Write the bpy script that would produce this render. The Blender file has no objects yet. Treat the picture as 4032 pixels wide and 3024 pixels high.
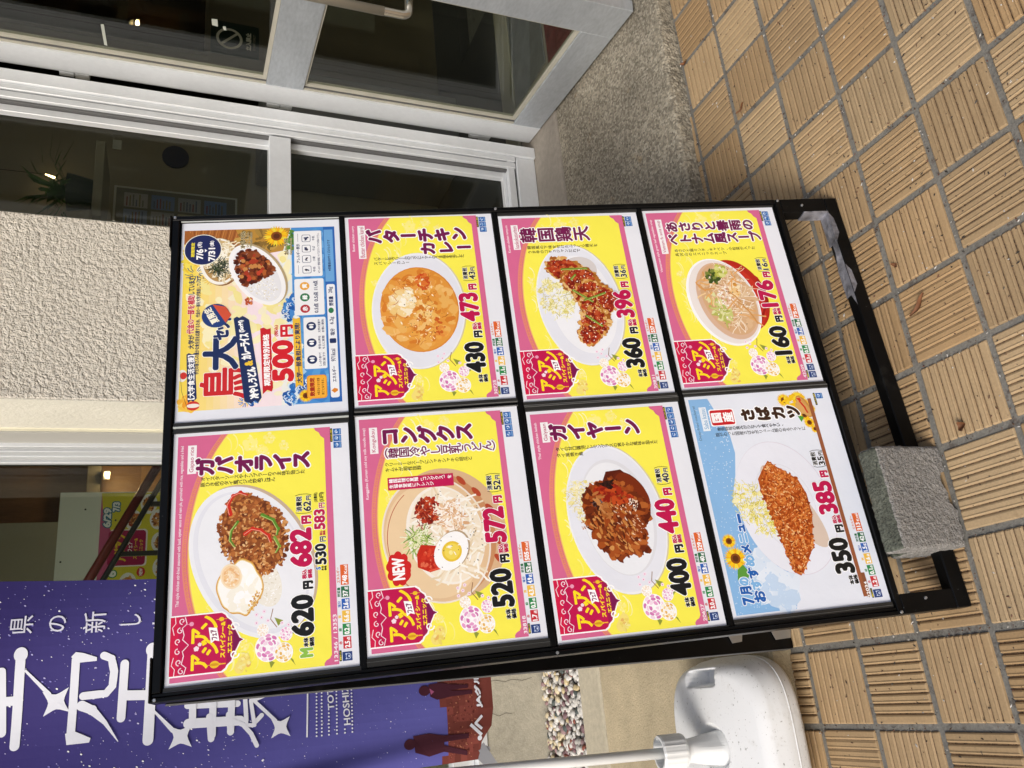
import bpy, math, random
import numpy as np
from mathutils import Matrix, Vector
from math import sin, cos, pi, radians
random.seed(7)
C = bpy.context.scene.collection
sc = bpy.context.scene

# ------------------------------------------------------------------ camera, sky, sun, exposure
RX = (-0.100551, -0.358268, -0.928188); RY = (-0.935538, 0.351552, -0.034347); RZ = (0.338612, 0.864902, -0.370522)
cam_d = bpy.data.cameras.new('camera'); cam = bpy.data.objects.new('camera', cam_d); C.objects.link(cam)
cam_d.sensor_width = 36; cam_d.lens = 36 * 3276.757 / 4032; cam_d.clip_end = 2000; cam_d.clip_start = 0.02
cam.matrix_world = Matrix(((RX[0], -RY[0], -RZ[0], -1.822), (RX[1], -RY[1], -RZ[1], -1.615), (RX[2], -RY[2], -RZ[2], 1.342), (0, 0, 0, 1)))
sc.camera = cam
SUN_FROM = Vector((-0.80, -0.58, 0.76)).normalized()
el = math.asin(SUN_FROM.z); az = math.atan2(SUN_FROM.x, SUN_FROM.y)
w = bpy.data.worlds.new('World'); sc.world = w; w.use_nodes = True
nt = w.node_tree; bg = nt.nodes['Background']; sky = nt.nodes.new('ShaderNodeTexSky'); sky.sky_type = 'NISHITA'
sky.sun_disc = False; sky.sun_elevation = el; sky.sun_rotation = az; sky.air_density = 1.0; sky.dust_density = 3.0; sky.ozone_density = 0.6
nt.links.new(sky.outputs[0], bg.inputs[0]); bg.inputs[1].default_value = 0.15
sl = bpy.data.lights.new('sun', 'SUN'); sl.energy = 2.0; sl.angle = radians(20); sl.color = (1, 0.98, 0.945)
so = bpy.data.objects.new('sun', sl); C.objects.link(so); so.rotation_euler = SUN_FROM.to_track_quat('Z', 'Y').to_euler(); so.location = (-3, -3, 5)
sc.view_settings.view_transform = 'Standard'; sc.view_settings.look = 'None'; sc.view_settings.gamma = 1; sc.view_settings.exposure = 0.11

# ------------------------------------------------------------------ frames of reference
TH = -0.03                                     # the facade runs along this direction
def F(x, y, z): return Vector((x * cos(TH) - y * sin(TH), x * sin(TH) + y * cos(TH), z))
BO = Vector((-1.770, -0.146, 1.350)); BR_ = Vector((0.99792, 0.06452, 0)); BU = Vector((-0.01503, 0.23236, 0.97251)); BN = Vector((0.06273, -0.97048, 0.23286))
BO = Vector((-1.7706, -0.1462, 1.3496))
def Bd(a, b, c): return BO + BR_ * a + BU * b + BN * c      # on the leaning board: right, up, towards the viewer
DH = Vector((0.229, 0.950, 0)); DD = Vector((-0.1318, -0.9913, 0)).normalized(); DN = Vector((-0.9913, 0.1318, 0)).normalized()
def D(s, z, n=0): return DH + DD * s + DN * n + Vector((0, 0, z))   # on the open door leaf: from the hinge, height, outwards
def W_(x, y, z): return Vector((x, y, z))

# ------------------------------------------------------------------ helpers
def lin(c):
    if isinstance(c, str): c = [int(c[i:i + 2], 16) / 255 for i in (0, 2, 4)]
    return tuple((v / 12.92 if v <= 0.04045 else ((v + 0.055) / 1.055) ** 2.4) for v in c)

class MB:
    def __init__(s): s.v = []; s.f = []; s.m = []; s.c = []
    def face(s, pts, m=0, col=None):
        n = len(s.v); s.v += [tuple(p) for p in pts]; s.f.append(tuple(range(n, n + len(pts)))); s.m.append(m); s.c.append(col)
    def grid(s, rows, m=0, closed=False, col=None):
        n = len(s.v); k = len(rows[0])
        for r in rows: s.v += [tuple(p) for p in r]
        for i in range(len(rows) - 1):
            for j in range(k if closed else k - 1):
                a = n + i * k + j; b = n + i * k + (j + 1) % k
                s.f.append((a, b, b + k, a + k)); s.m.append(m); s.c.append(col)
    def box(s, fn, x0, x1, y0, y1, z0, z1, m=0, bev=0.0):
        if bev <= 0:
            P = [fn(x, y, z) for z in (z0, z1) for y in (y0, y1) for x in (x0, x1)]
            n = len(s.v); s.v += [tuple(p) for p in P]
            for f in ((0, 2, 3, 1), (4, 5, 7, 6), (0, 1, 5, 4), (2, 6, 7, 3), (0, 4, 6, 2), (1, 3, 7, 5)):
                s.f.append(tuple(n + i for i in f)); s.m.append(m); s.c.append(None)
            return
        b = bev; V = {}
        n = len(s.v); idx = 0
        for ix, X in enumerate((x0, x1)):
            for iy, Y in enumerate((y0, y1)):
                for iz, Zv in enumerate((z0, z1)):
                    sx = b if ix == 0 else -b; sy = b if iy == 0 else -b; sz = b if iz == 0 else -b
                    for k, p in enumerate(((X, Y + sy, Zv + sz), (X + sx, Y, Zv + sz), (X + sx, Y + sy, Zv))):
                        V[ix, iy, iz, k] = n + idx; idx += 1; s.v.append(tuple(fn(*p)))
        def q(*a): s.f.append(tuple(a)); s.m.append(m); s.c.append(None)
        for i in (0, 1):
            q(V[i, 0, 0, 0], V[i, 1, 0, 0], V[i, 1, 1, 0], V[i, 0, 1, 0])
            q(V[0, i, 0, 1], V[1, i, 0, 1], V[1, i, 1, 1], V[0, i, 1, 1])
            q(V[0, 0, i, 2], V[1, 0, i, 2], V[1, 1, i, 2], V[0, 1, i, 2])
        for i in (0, 1):
            for j in (0, 1):
                q(V[i, j, 0, 0], V[i, j, 1, 0], V[i, j, 1, 1], V[i, j, 0, 1])
                q(V[i, 0, j, 0], V[i, 1, j, 0], V[i, 1, j, 2], V[i, 0, j, 2])
                q(V[0, i, j, 1], V[1, i, j, 1], V[1, i, j, 2], V[0, i, j, 2])
                for k in (0, 1): q(V[i, j, k, 0], V[i, j, k, 1], V[i, j, k, 2])
    def tube(s, path, rad, n=12, m=0, caps=True):
        path = [Vector(p) for p in path]; rows = []; up = Vector((0.123, 0.456, 0.88)).normalized(); prev = None
        for i, p in enumerate(path):
            t = ((path[min(i + 1, len(path) - 1)] - path[max(i - 1, 0)])).normalized()
            a = t.cross(up).normalized() if prev is None else (prev - t * prev.dot(t)).normalized()
            prev = a; b = t.cross(a); r = rad[i] if isinstance(rad, (list, tuple)) else rad
            rows.append([p + a * (r * cos(2 * pi * k / n)) + b * (r * sin(2 * pi * k / n)) for k in range(n)])
        s.grid(rows, m, True)
        if caps: s.face(rows[0][::-1], m); s.face(rows[-1], m)
    def obj(s, name, mats, parent=None, smooth=False, origin=None, kind=None, label=None, autos=None):
        if parent is not None: bpy.context.view_layer.update()
        M = parent.matrix_world.inverted() if parent is not None else Matrix.Translation(-Vector(origin if origin is not None else (0, 0, 0)))
        V = [tuple(M @ Vector(p)) for p in s.v]
        me = bpy.data.meshes.new(name); me.from_pydata(V, [], s.f); me.update()
        for m in (mats if isinstance(mats, (list, tuple)) else [mats]): me.materials.append(m)
        me.polygons.foreach_set('material_index', s.m)
        if any(c is not None for c in s.c):
            at = me.color_attributes.new('Col', 'FLOAT_COLOR', 'CORNER'); arr = []
            for f, c in zip(s.f, s.c): arr += list((c or (1, 1, 1)) + (1,)) * len(f)
            at.data.foreach_set('color', arr)
        import bmesh
        bm = bmesh.new(); bm.from_mesh(me); bmesh.ops.remove_doubles(bm, verts=bm.verts, dist=1e-6) if smooth else None
        bmesh.ops.recalc_face_normals(bm, faces=bm.faces); bm.to_mesh(me); bm.free()
        if smooth:
            me.polygons.foreach_set('use_smooth', [True] * len(me.polygons))
            if autos: 
                for e in me.edges: pass
        o = bpy.data.objects.new(name, me); C.objects.link(o)
        if parent is not None: o.parent = parent
        else: o.location = Vector(origin if origin is not None else (0, 0, 0))
        if kind: o['kind'] = kind
        if label: o['label'] = label
        return o

def thing(name, label, cat, loc=(0, 0, 0), rot=0.0, group=None, mw=None):
    o = bpy.data.objects.new(name, None); C.objects.link(o); o.empty_display_size = 0.05
    o.matrix_world = mw if mw is not None else Matrix.Translation(Vector(loc)) @ Matrix.Rotation(rot, 4, 'Z')
    bpy.context.view_layer.update()
    return tag(o, label, cat, group)
def tag(o, label, cat, group=None):
    o['label'] = label; o['category'] = cat
    if group: o['group'] = group
    return o

# ------------------------------------------------------------------ materials
def mat(name, col=(0.5, 0.5, 0.5), rough=0.6, metal=0.0, spec=0.5, attr=False, noise=None, bump=None, coat=0.0, spots=None, emis=None, scale3=None):
    """noise=(scale, amount, detail); bump=(scale, strength, distance[, kind]); spots=(scale, threshold, colour, amount)"""
    m = bpy.data.materials.new(name); m.use_nodes = True; t = m.node_tree; N = t.nodes; L = t.links; p = N['Principled BSDF']
    p.inputs['Roughness'].default_value = rough; p.inputs['Metallic'].default_value = metal; p.inputs['Specular IOR Level'].default_value = spec; p.inputs['Coat Weight'].default_value = coat
    p.inputs['Coat Roughness'].default_value = 0.12
    tc = N.new('ShaderNodeTexCoord'); co = tc.outputs['Object']
    if scale3:
        mp = N.new('ShaderNodeMapping'); mp.inputs['Scale'].default_value = scale3; L.new(co, mp.inputs[0]); co = mp.outputs[0]
    if attr:
        a = N.new('ShaderNodeAttribute'); a.attribute_name = 'Col'; c = a.outputs['Color']
    else:
        r = N.new('ShaderNodeRGB'); r.outputs[0].default_value = (*col, 1); c = r.outputs[0]
    if noise:
        for ns in (noise if isinstance(noise[0], (list, tuple)) else [noise]):
            n = N.new('ShaderNodeTexNoise'); n.inputs['Scale'].default_value = ns[0]; n.inputs['Detail'].default_value = ns[2] if len(ns) > 2 else 5; L.new(co, n.inputs['Vector'])
            mr = N.new('ShaderNodeMapRange'); mr.inputs[1].default_value = 0.25; mr.inputs[2].default_value = 0.75; mr.inputs[3].default_value = 1 - ns[1]; mr.inputs[4].default_value = 1 + ns[1]; L.new(n.outputs['Fac'], mr.inputs[0])
            mx = N.new('ShaderNodeVectorMath'); mx.operation = 'SCALE'; L.new(c, mx.inputs[0]); L.new(mr.outputs[0], mx.inputs['Scale']); c = mx.outputs[0]
    if spots:
        for sp in (spots if isinstance(spots, list) else [spots]):
            n = N.new('ShaderNodeTexNoise'); n.inputs['Scale'].default_value = sp[0]; n.inputs['Detail'].default_value = 6; n.inputs['Roughness'].default_value = 0.7; L.new(co, n.inputs['Vector'])
            mr = N.new('ShaderNodeMapRange'); mr.inputs[1].default_value = sp[1]; mr.inputs[2].default_value = sp[1] + (sp[4] if len(sp) > 4 else 0.05); mr.inputs[4].default_value = sp[3]; L.new(n.outputs['Fac'], mr.inputs[0])
            mx = N.new('ShaderNodeMix'); mx.data_type = 'RGBA'; L.new(mr.outputs[0], mx.inputs[0]); L.new(c, mx.inputs[6]); mx.inputs[7].default_value = (*sp[2], 1); c = mx.outputs[2]
    L.new(c, p.inputs['Base Color'])
    if bump:
        hs = None
        for b in (bump if isinstance(bump[0], (list, tuple)) else [bump]):
            if len(b) > 3 and b[3] == 'vor': n = N.new('ShaderNodeTexVoronoi'); out = n.outputs['Distance']
            else: n = N.new('ShaderNodeTexNoise'); n.inputs['Detail'].default_value = 6; out = n.outputs['Fac']
            n.inputs['Scale'].default_value = b[0]; L.new(co, n.inputs['Vector'])
            bp = N.new('ShaderNodeBump'); bp.inputs['Strength'].default_value = b[1]; bp.inputs['Distance'].default_value = b[2]; L.new(out, bp.inputs['Height'])
            if hs is not None: L.new(hs, bp.inputs['Normal'])
            hs = bp.outputs[0]
        L.new(hs, p.inputs['Normal'])
    if emis: p.inputs['Emission Color'].default_value = (*emis[0], 1); p.inputs['Emission Strength'].default_value = emis[1]
    return m

def glass(name, tint=(0.76, 0.78, 0.74), ior=1.4, rough=0.0):
    m = bpy.data.materials.new(name); m.use_nodes = True; t = m.node_tree; N = t.nodes; L = t.links; N.remove(N['Principled BSDF'])
    tr = N.new('ShaderNodeBsdfTransparent'); tr.inputs[0].default_value = (*tint, 1); g = N.new('ShaderNodeBsdfGlossy'); g.inputs['Roughness'].default_value = rough
    fr = N.new('ShaderNodeFresnel'); fr.inputs[0].default_value = ior; mx = N.new('ShaderNodeMixShader')
    ge = N.new('ShaderNodeNewGeometry'); mr = N.new('ShaderNodeMapRange'); mr.inputs[3].default_value = ior; mr.inputs[4].default_value = 1 / ior; L.new(ge.outputs['Backfacing'], mr.inputs[0]); L.new(mr.outputs[0], fr.inputs[0])
    L.new(fr.outputs[0], mx.inputs[0]); L.new(tr.outputs[0], mx.inputs[1]); L.new(g.outputs[0], mx.inputs[2]); L.new(mx.outputs[0], N['Material Output'].inputs[0])
    return m

M_print = mat('printed_paper', attr=True, rough=0.42, spec=0.35, noise=(5, 0.035, 3), bump=((5, 0.25, 0.02), (22, 0.10, 0.004)))
M_black = mat('black_painted_steel', (0.004, 0.004, 0.0042), 0.30, 0, 0.16, spots=[(170, 0.68, (0.14, 0.14, 0.135), 0.7, 0.03), (14, 0.62, (0.02, 0.019, 0.017), 0.6, 0.1), (60, 0.735, (0.4, 0.4, 0.4), 0.9, 0.01)], noise=(20, 0.3))
M_blackm = mat('black_sheet', (0.0035, 0.0035, 0.004), 0.35, 0, 0.15, noise=(20, 0.3))
M_acry = mat('clear_pocket_edge', (0.026, 0.025, 0.023), 0.3, 0, 0.3, noise=(14, 0.25))
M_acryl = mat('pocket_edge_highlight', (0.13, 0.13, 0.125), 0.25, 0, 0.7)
M_acryw = mat('pocket_white_highlight', (0.52, 0.55, 0.52), 0.3, 0, 0.5)  # white highlight along the pocket edges, put into the colour
M_alu = mat('aluminium', (0.70, 0.72, 0.735), 0.42, 0.25, 0.5, noise=((6, 0.06, 3), (60, 0.03, 3)))
M_alud = mat('brushed_aluminium', (0.45, 0.48, 0.51), 0.42, 0.5, 0.5, noise=((5, 0.10, 4), (40, 0.10, 4)), spots=(70, 0.62, (0.55, 0.56, 0.57), 0.5, 0.06), scale3=(1, 1, 3))
M_alug = mat('dark_grey_gasket', (0.09, 0.09, 0.09), 0.6)  # dark grey strips and trims of the frames
M_seal = mat('cream_glazing_seal', (0.42, 0.40, 0.33), 0.6, noise=(10, 0.1))
M_glass = glass('window_glass')
M_steel = mat('stainless_steel', (0.62, 0.58, 0.50), 0.22, 0.9)
M_zinc = mat('zinc_bracket', (0.45, 0.46, 0.47), 0.35, 0.7)
M_stucco = mat('white_stucco', (0.78, 0.725, 0.625), 0.85, 0, 0.2, noise=((1.6, 0.10), (12, 0.05)), spots=(5, 0.62, (0.60, 0.54, 0.44), 0.25, 0.15), bump=((72, 1.0, 0.018), (190, 0.9, 0.006)))
M_stucco2 = mat('cream_stucco_reveal', (0.76, 0.73, 0.62), 0.85, 0, 0.2, noise=(6, 0.05), bump=((70, 0.5, 0.006), (190, 0.3, 0.003)))
M_cream = mat('cream_sealant', (0.74, 0.70, 0.52), 0.7, noise=(12, 0.08))
M_conc = mat('weathered_concrete', (0.42, 0.39, 0.31), 0.9, 0, 0.2, noise=((2.5, 0.16), (30, 0.12), (240, 0.14)), spots=[(18, 0.66, (0.52, 0.50, 0.44), 0.6, 0.06), (55, 0.70, (0.10, 0.09, 0.07), 0.6, 0.04)], bump=((80, 0.5, 0.003), (300, 0.35, 0.0015)))
M_conc2 = mat('smooth_cement_edge', (0.50, 0.45, 0.34), 0.85, 0, 0.2, noise=((5, 0.1), (60, 0.12), (350, 0.12)), bump=(200, 0.3, 0.0015))
M_thresh = mat('grey_cement_strip', (0.27, 0.24, 0.20), 0.85, 0, 0.2, noise=((5, 0.18), (50, 0.12), (350, 0.12)), bump=(160, 0.4, 0.002))
M_crack = mat('crack', (0.10, 0.09, 0.07), 0.9)
M_stone = mat('washed_pebble', attr=True, rough=0.55, spec=0.35, noise=(90, 0.12), bump=(160, 0.2, 0.001))
M_plastic = mat('dirty_white_plastic', (0.80, 0.81, 0.81), 0.38, 0, 0.45, noise=(7, 0.03), spots=[(30, 0.56, (0.44, 0.41, 0.35), 0.32, 0.16), (120, 0.62, (0.16, 0.15, 0.13), 0.7, 0.04), (7, 0.60, (0.55, 0.53, 0.47), 0.4, 0.2)], bump=((24, 0.12, 0.004), (120, 0.15, 0.001)), scale3=(1, 1, 1.6))
M_pole = mat('white_pole_plastic', (0.76, 0.77, 0.76), 0.3, 0, 0.5, noise=(12, 0.05), spots=(60, 0.70, (0.35, 0.27, 0.15), 0.7, 0.04))
M_block = mat('rough_concrete_block', (0.27, 0.26, 0.245), 0.95, 0, 0.15, noise=((12, 0.12), (150, 0.32, 8), (420, 0.3, 4)), spots=[(220, 0.62, (0.55, 0.54, 0.51), 0.8, 0.05), (300, 0.66, (0.04, 0.04, 0.04), 0.8, 0.04), (14, 0.62, (0.20, 0.175, 0.145), 0.5, 0.1)], bump=((170, 1.0, 0.006), (420, 0.8, 0.003)))
M_silv = mat('silver_foil_tape', (0.24, 0.24, 0.27), 0.3, 0.35, 0.5, noise=((25, 0.7), (60, 0.3)), bump=(60, 0.8, 0.008))
M_strap = mat('grey_ribbon_strap', (0.33, 0.34, 0.37), 0.6, bump=(400, 0.3, 0.0006))
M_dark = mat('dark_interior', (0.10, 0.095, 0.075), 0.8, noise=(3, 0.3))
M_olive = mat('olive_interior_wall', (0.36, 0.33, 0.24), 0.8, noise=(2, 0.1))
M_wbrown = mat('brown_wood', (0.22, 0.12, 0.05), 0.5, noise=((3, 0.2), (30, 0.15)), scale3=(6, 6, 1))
M_board = mat('pale_board', (0.75, 0.78, 0.70), 0.6, noise=(3, 0.05))
M_rail = mat('dark_red_handrail', (0.13, 0.022, 0.015), 0.35)
M_post = mat('dark_steel_post', (0.03, 0.028, 0.025), 0.4)
M_lamp = mat('lit_lamp', (1, 0.8, 0.5), emis=((1, 0.72, 0.35), 14))
M_matr = mat('dark_ribbed_mat', (0.06, 0.058, 0.055), 0.9, bump=(200, 0.4, 0.003))
M_red = mat('red_mat', (0.13, 0.018, 0.015), 0.9, noise=(40, 0.3))
M_check = mat('checker_plate', (0.36, 0.37, 0.37), 0.4, 0.6, noise=(15, 0.2))
M_sign = mat('dark_green_sign', (0.02, 0.045, 0.036), 0.35)
M_beige = mat('beige_trim', (0.30, 0.28, 0.20), 0.6)
M_leaf = mat('dry_leaf', (0.17, 0.065, 0.022), 0.7, noise=(60, 0.35))
M_grit = mat('grit', attr=True, rough=0.9)

M_apron = mat('lit_tan_weathered_concrete', (0.46, 0.385, 0.255), 0.9, 0, 0.2, noise=((2.0, 0.18), (12, 0.14), (230, 0.16)), spots=[(120, 0.64, (0.70, 0.64, 0.50), 0.8, 0.04), (6, 0.60, (0.40, 0.25, 0.09), 0.35, 0.12), (80, 0.70, (0.10, 0.08, 0.06), 0.6, 0.03)], bump=((150, 0.6, 0.003), (300, 0.5, 0.0015)))  # tan finish and stains, with the brighter light there put into the colour
def slab_mat():
    m = mat('washed_aggregate_paving', (0.262, 0.242, 0.200), 0.9, 0, 0.2, noise=((1.3, 0.30), (6, 0.22)), bump=((130, 0.6, 0.004, 'vor'), (260, 0.5, 0.002)))
    t = m.node_tree; N = t.nodes; L = t.links; p = N['Principled BSDF']; src = p.inputs['Base Color'].links[0].from_socket
    tc = N.new('ShaderNodeTexCoord'); v = N.new('ShaderNodeTexVoronoi'); v.inputs['Scale'].default_value = 150; L.new(tc.outputs['Object'], v.inputs['Vector'])
    cr = N.new('ShaderNodeValToRGB'); L.new(v.outputs['Color'], cr.inputs[0]); e = cr.color_ramp.elements
    e[0].position = 0.1; e[0].color = (0.55, 0.52, 0.48, 1); e[1].position = 0.9; e[1].color = (1.5, 1.47, 1.4, 1)
    x = e.new(0.45); x.color = (0.90, 0.87, 0.8, 1); x = e.new(0.6); x.color = (1.1, 1.05, 0.95, 1)
    vm = N.new('ShaderNodeVectorMath'); vm.operation = 'MULTIPLY'; L.new(src, vm.inputs[0]); L.new(cr.outputs[0], vm.inputs[1])
    n = N.new('ShaderNodeTexNoise'); n.inputs['Scale'].default_value = 7; n.inputs['Detail'].default_value = 7; n.inputs['Roughness'].default_value = 0.7; L.new(tc.outputs['Object'], n.inputs['Vector'])
    mr = N.new('ShaderNodeMapRange'); mr.inputs[1].default_value = 0.62; mr.inputs[2].default_value = 0.72; mr.inputs[4].default_value = 0.45; L.new(n.outputs['Fac'], mr.inputs[0])
    mx = N.new('ShaderNodeMix'); mx.data_type = 'RGBA'; L.new(mr.outputs[0], mx.inputs[0]); L.new(vm.outputs[0], mx.inputs[6]); mx.inputs[7].default_value = (0.33, 0.21, 0.08, 1)
    L.new(mx.outputs[2], p.inputs['Base Color']); return m
M_slab = slab_mat()
M_tile = mat('buff_ribbed_tile', attr=True, rough=0.62, spec=0.35, noise=((14, 0.10, 5), (220, 0.10, 4)), spots=[(330, 0.68, (0.07, 0.035, 0.02), 0.7, 0.03), (18, 0.60, (0.20, 0.125, 0.06), 0.5, 0.12), (5, 0.60, (0.30, 0.17, 0.07), 0.35, 0.12), (11, 0.73, (0.60, 0.55, 0.46), 0.55, 0.03)], bump=(260, 0.25, 0.0012))
M_groove = mat('dirty_groove', (0.21, 0.14, 0.08), 0.85, 0, 0.2, noise=((60, 0.3), (300, 0.3)), spots=[(9, 0.45, (0.06, 0.038, 0.026), 0.55, 0.2), (190, 0.54, (0.035, 0.02, 0.014), 0.9, 0.05)], bump=(300, 0.8, 0.002))
M_grout = mat('grey_grout', (0.19, 0.182, 0.16), 0.9, 0, 0.15, noise=((10, 0.14), (200, 0.18)), spots=[(40, 0.55, (0.075, 0.055, 0.045), 0.6, 0.08), (400, 0.70, (0.5, 0.47, 0.4), 0.6, 0.03)], bump=((90, 0.5, 0.004), (300, 0.5, 0.002)))

# ------------------------------------------------------------------ flat printed art (every patch is a small polygon of ink)
_gl = {}
def glyph(s):
    if s not in _gl:
        cu = bpy.data.curves.new('t', 'FONT'); cu.body = s; cu.resolution_u = 3
        o = bpy.data.objects.new('t', cu); C.objects.link(o); dg = bpy.context.evaluated_depsgraph_get()
        me = bpy.data.meshes.new_from_object(o.evaluated_get(dg)); n = len(me.vertices); a = np.zeros(n * 3); me.vertices.foreach_get('co', a)
        _gl[s] = (a.reshape(-1, 3)[:, :2].copy(), [tuple(p.vertices) for p in me.polygons])
        bpy.data.objects.remove(o); bpy.data.meshes.remove(me); bpy.data.curves.remove(cu)
    return _gl[s]

class Art:
    def __init__(s, dz=4e-6): s.V = []; s.n = 0; s.Fc = []; s.col = []; s.z = 0.0; s.dz = dz; s.lev = np.zeros((700, 700), np.int32)
    def add(s, P, faces, col, z=None):
        P = np.asarray(P, float)
        if z is None:                                                 # ink laid on whatever is already printed here
            a0, b0 = ((P.min(0) + 600) / 3).astype(int); a1, b1 = ((P.max(0) + 600) / 3).astype(int) + 1; sub = s.lev[a0:a1, b0:b1]; k = int(sub.max()) + 1; sub[:] = k; zz = s.z + k * s.dz
        else: zz = z
        s.V.append(np.column_stack([P[:, 0] / 1000, np.full(len(P), zz), -P[:, 1] / 1000]))
        s.Fc += [tuple(i + s.n for i in f) for f in faces]; s.col += [(lin(col) if not isinstance(col, tuple) else col)] * len(faces); s.n += len(P)
    def poly(s, pts, col, z=None): s.add(pts, [tuple(range(len(pts)))], col, z)
    def rect(s, x0, y0, x1, y1, col): s.poly([(x0, y0), (x1, y0), (x1, y1), (x0, y1)], col)
    def rrect(s, x0, y0, x1, y1, r, col):
        P = []
        for cx, cy, a0 in ((x1 - r, y1 - r, 0), (x0 + r, y1 - r, 90), (x0 + r, y0 + r, 180), (x1 - r, y0 + r, 270)):
            P += [(cx + r * cos(radians(a0 + k * 22.5)), cy + r * sin(radians(a0 + k * 22.5))) for k in range(5)]
        s.poly(P, col)
    def ell(s, cx, cy, rx, ry, col, rot=0, n=40, z=None):
        c, q = cos(radians(rot)), sin(radians(rot)); P = []
        for k in range(n):
            x, y = rx * cos(2 * pi * k / n), ry * sin(2 * pi * k / n); P.append((cx + x * c - y * q, cy + x * q + y * c))
        s.poly(P, col, z)
    def line(s, pts, w, col, taper=None, res=0):
        if res:
            Q = [pts[0]]
            for a, b in zip(pts, pts[1:]):
                k = max(1, int(math.hypot(b[0] - a[0], b[1] - a[1]) / res)); Q += [(a[0] + (b[0] - a[0]) * i / k, a[1] + (b[1] - a[1]) * i / k) for i in range(1, k + 1)]
            pts = Q
        P = []; n = len(pts)
        for i, p in enumerate(pts):
            a = pts[max(i - 1, 0)]; b = pts[min(i + 1, n - 1)]; d = math.hypot(b[0] - a[0], b[1] - a[1]) or 1; t = i / (n - 1)
            h = (w + (taper - w) * t if taper is not None else w) / 2; nx, ny = -(b[1] - a[1]) / d * h, (b[0] - a[0]) / d * h; P += [(p[0] + nx, p[1] + ny), (p[0] - nx, p[1] - ny)]
        s.add(P, [(2 * i, 2 * i + 1, 2 * i + 3, 2 * i + 2) for i in range(n - 1)], col)
    def stroke(s, pts, w, col, taper=None, res=0):
        s.line(pts, w, col, taper, res); s.ell(*pts[0], w / 2, w / 2, col, n=16); e = (taper if taper is not None else w) / 2
        if e > 0.2: s.ell(*pts[-1], e, e, col, n=16)
        for p in pts[1:-1]: s.ell(*p, w / 2 * 0.98, w / 2 * 0.98, col, n=16)
    def stamp(s, P, faces, col, bold, n=8):
        if bold <= 0: s.add(P, faces, col); return
        for k in range(n): s.add(P + np.array([cos(2 * pi * k / n), sin(2 * pi * k / n)]) * bold, faces, col)
        s.add(P, faces, col)
    def fit(s, t, x0, y0, x1, y1, col, bold=0, halo=0, hcol='ffffff', rot=0, shear=0):
        P, f = glyph(t); mn, mx = P.min(0), P.max(0); Q = (P - mn) / np.maximum(mx - mn, 1e-6)
        b = bold; Q = np.column_stack([x0 + b + Q[:, 0] * (x1 - x0 - 2 * b), y1 - b - Q[:, 1] * (y1 - y0 - 2 * b)])
        if shear: Q[:, 0] += (y1 - Q[:, 1]) * shear
        if rot:
            c = np.array([(x0 + x1) / 2, (y0 + y1) / 2]); a = radians(rot); R = np.array([[cos(a), -sin(a)], [sin(a), cos(a)]]); Q = (Q - c) @ R.T + c
        if halo: s.stamp(Q, f, hcol, halo + b, 12)
        s.stamp(Q, f, col, b)
    def vert(s, t, x, y0, y1, size, col, bold=0, halo=0, hcol='ffffff'):
        """vertical writing: glyph centres run down from y0 to y1 at column x"""
        n = len(t); G = []
        for i, ch in enumerate(t):
            if ch == ' ': continue
            P, f = glyph(ch); yc = y0 + (y1 - y0) * i / max(n - 1, 1); Q = (P - [0.5, 0.38]) * size
            if ch in 'ー()（）「」~': Q = np.column_stack([-Q[:, 1], -Q[:, 0]]) if ch != 'ー' else np.column_stack([Q[:, 1], -Q[:, 0]]); Q = Q * [1, 1]; G.append((np.column_stack([x + (-Q[:, 0] if ch != 'ー' else Q[:, 0]) * (-1 if ch != 'ー' else 1), yc - Q[:, 1]]), f)); continue
            if ch in 'ッャュョっゃゅょ、。': Q = Q + [size * 0.12, size * 0.1]
            G.append((np.column_stack([x + Q[:, 0], yc - Q[:, 1]]), f))
        if halo:
            for Q, f in G: s.stamp(Q, f, hcol, halo + bold, 12)
        for Q, f in G: s.stamp(Q, f, col, bold)
    def blobs(s, cx, cy, rx, ry, n, smin, smax, pal, rot=0, el=1.6, z1=0.0006, clip=None, ang=None):
        c, q = cos(radians(rot)), sin(radians(rot))
        for k in range(n):
            r = math.sqrt(random.random()) * 0.98; a = random.random() * 2 * pi; x, y = rx * r * cos(a), ry * r * sin(a); X, Y = cx + x * c - y * q, cy + x * q + y * c
            if clip and not clip(X, Y): continue
            sz = random.uniform(smin, smax); e = random.uniform(1, el); th = random.random() * pi if ang is None else radians(ang + random.uniform(-25, 25)); P = []
            m = 7 if sz > 1.5 else 5
            for j in range(m):
                b = 2 * pi * j / m; rr = random.uniform(0.75, 1.15); u, v = sz * e * rr * cos(b), sz / e * rr * sin(b); P.append((X + u * cos(th) - v * sin(th), Y + u * sin(th) + v * cos(th)))
            s.poly(P, random.choice(pal))
    def strands(s, cx, cy, rx, ry, n, L, wd, pal, rot=0, curl=0.5, clip=None):
        c, q = cos(radians(rot)), sin(radians(rot))
        for k in range(n):
            r = math.sqrt(random.random()); a = random.random() * 2 * pi; x, y = rx * r * cos(a), ry * r * sin(a); X, Y = cx + x * c - y * q, cy + x * q + y * c
            if clip and not clip(X, Y): continue
            th = random.random() * 2 * pi; P = [(X, Y)]
            for j in range(5): th += random.uniform(-curl, curl); P.append((P[-1][0] + L / 5 * cos(th), P[-1][1] + L / 5 * sin(th)))
            s.line(P, wd, random.choice(pal))
    def spiral(s, cx, cy, r, a0, turns, w, col, sgn=1):
        n = 14; s.line([(cx + r * (1 - 0.75 * i / n) * cos(a0 + sgn * turns * 2 * pi * i / n), cy + r * (1 - 0.75 * i / n) * sin(a0 + sgn * turns * 2 * pi * i / n)) for i in range(n + 1)], w, col)
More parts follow.
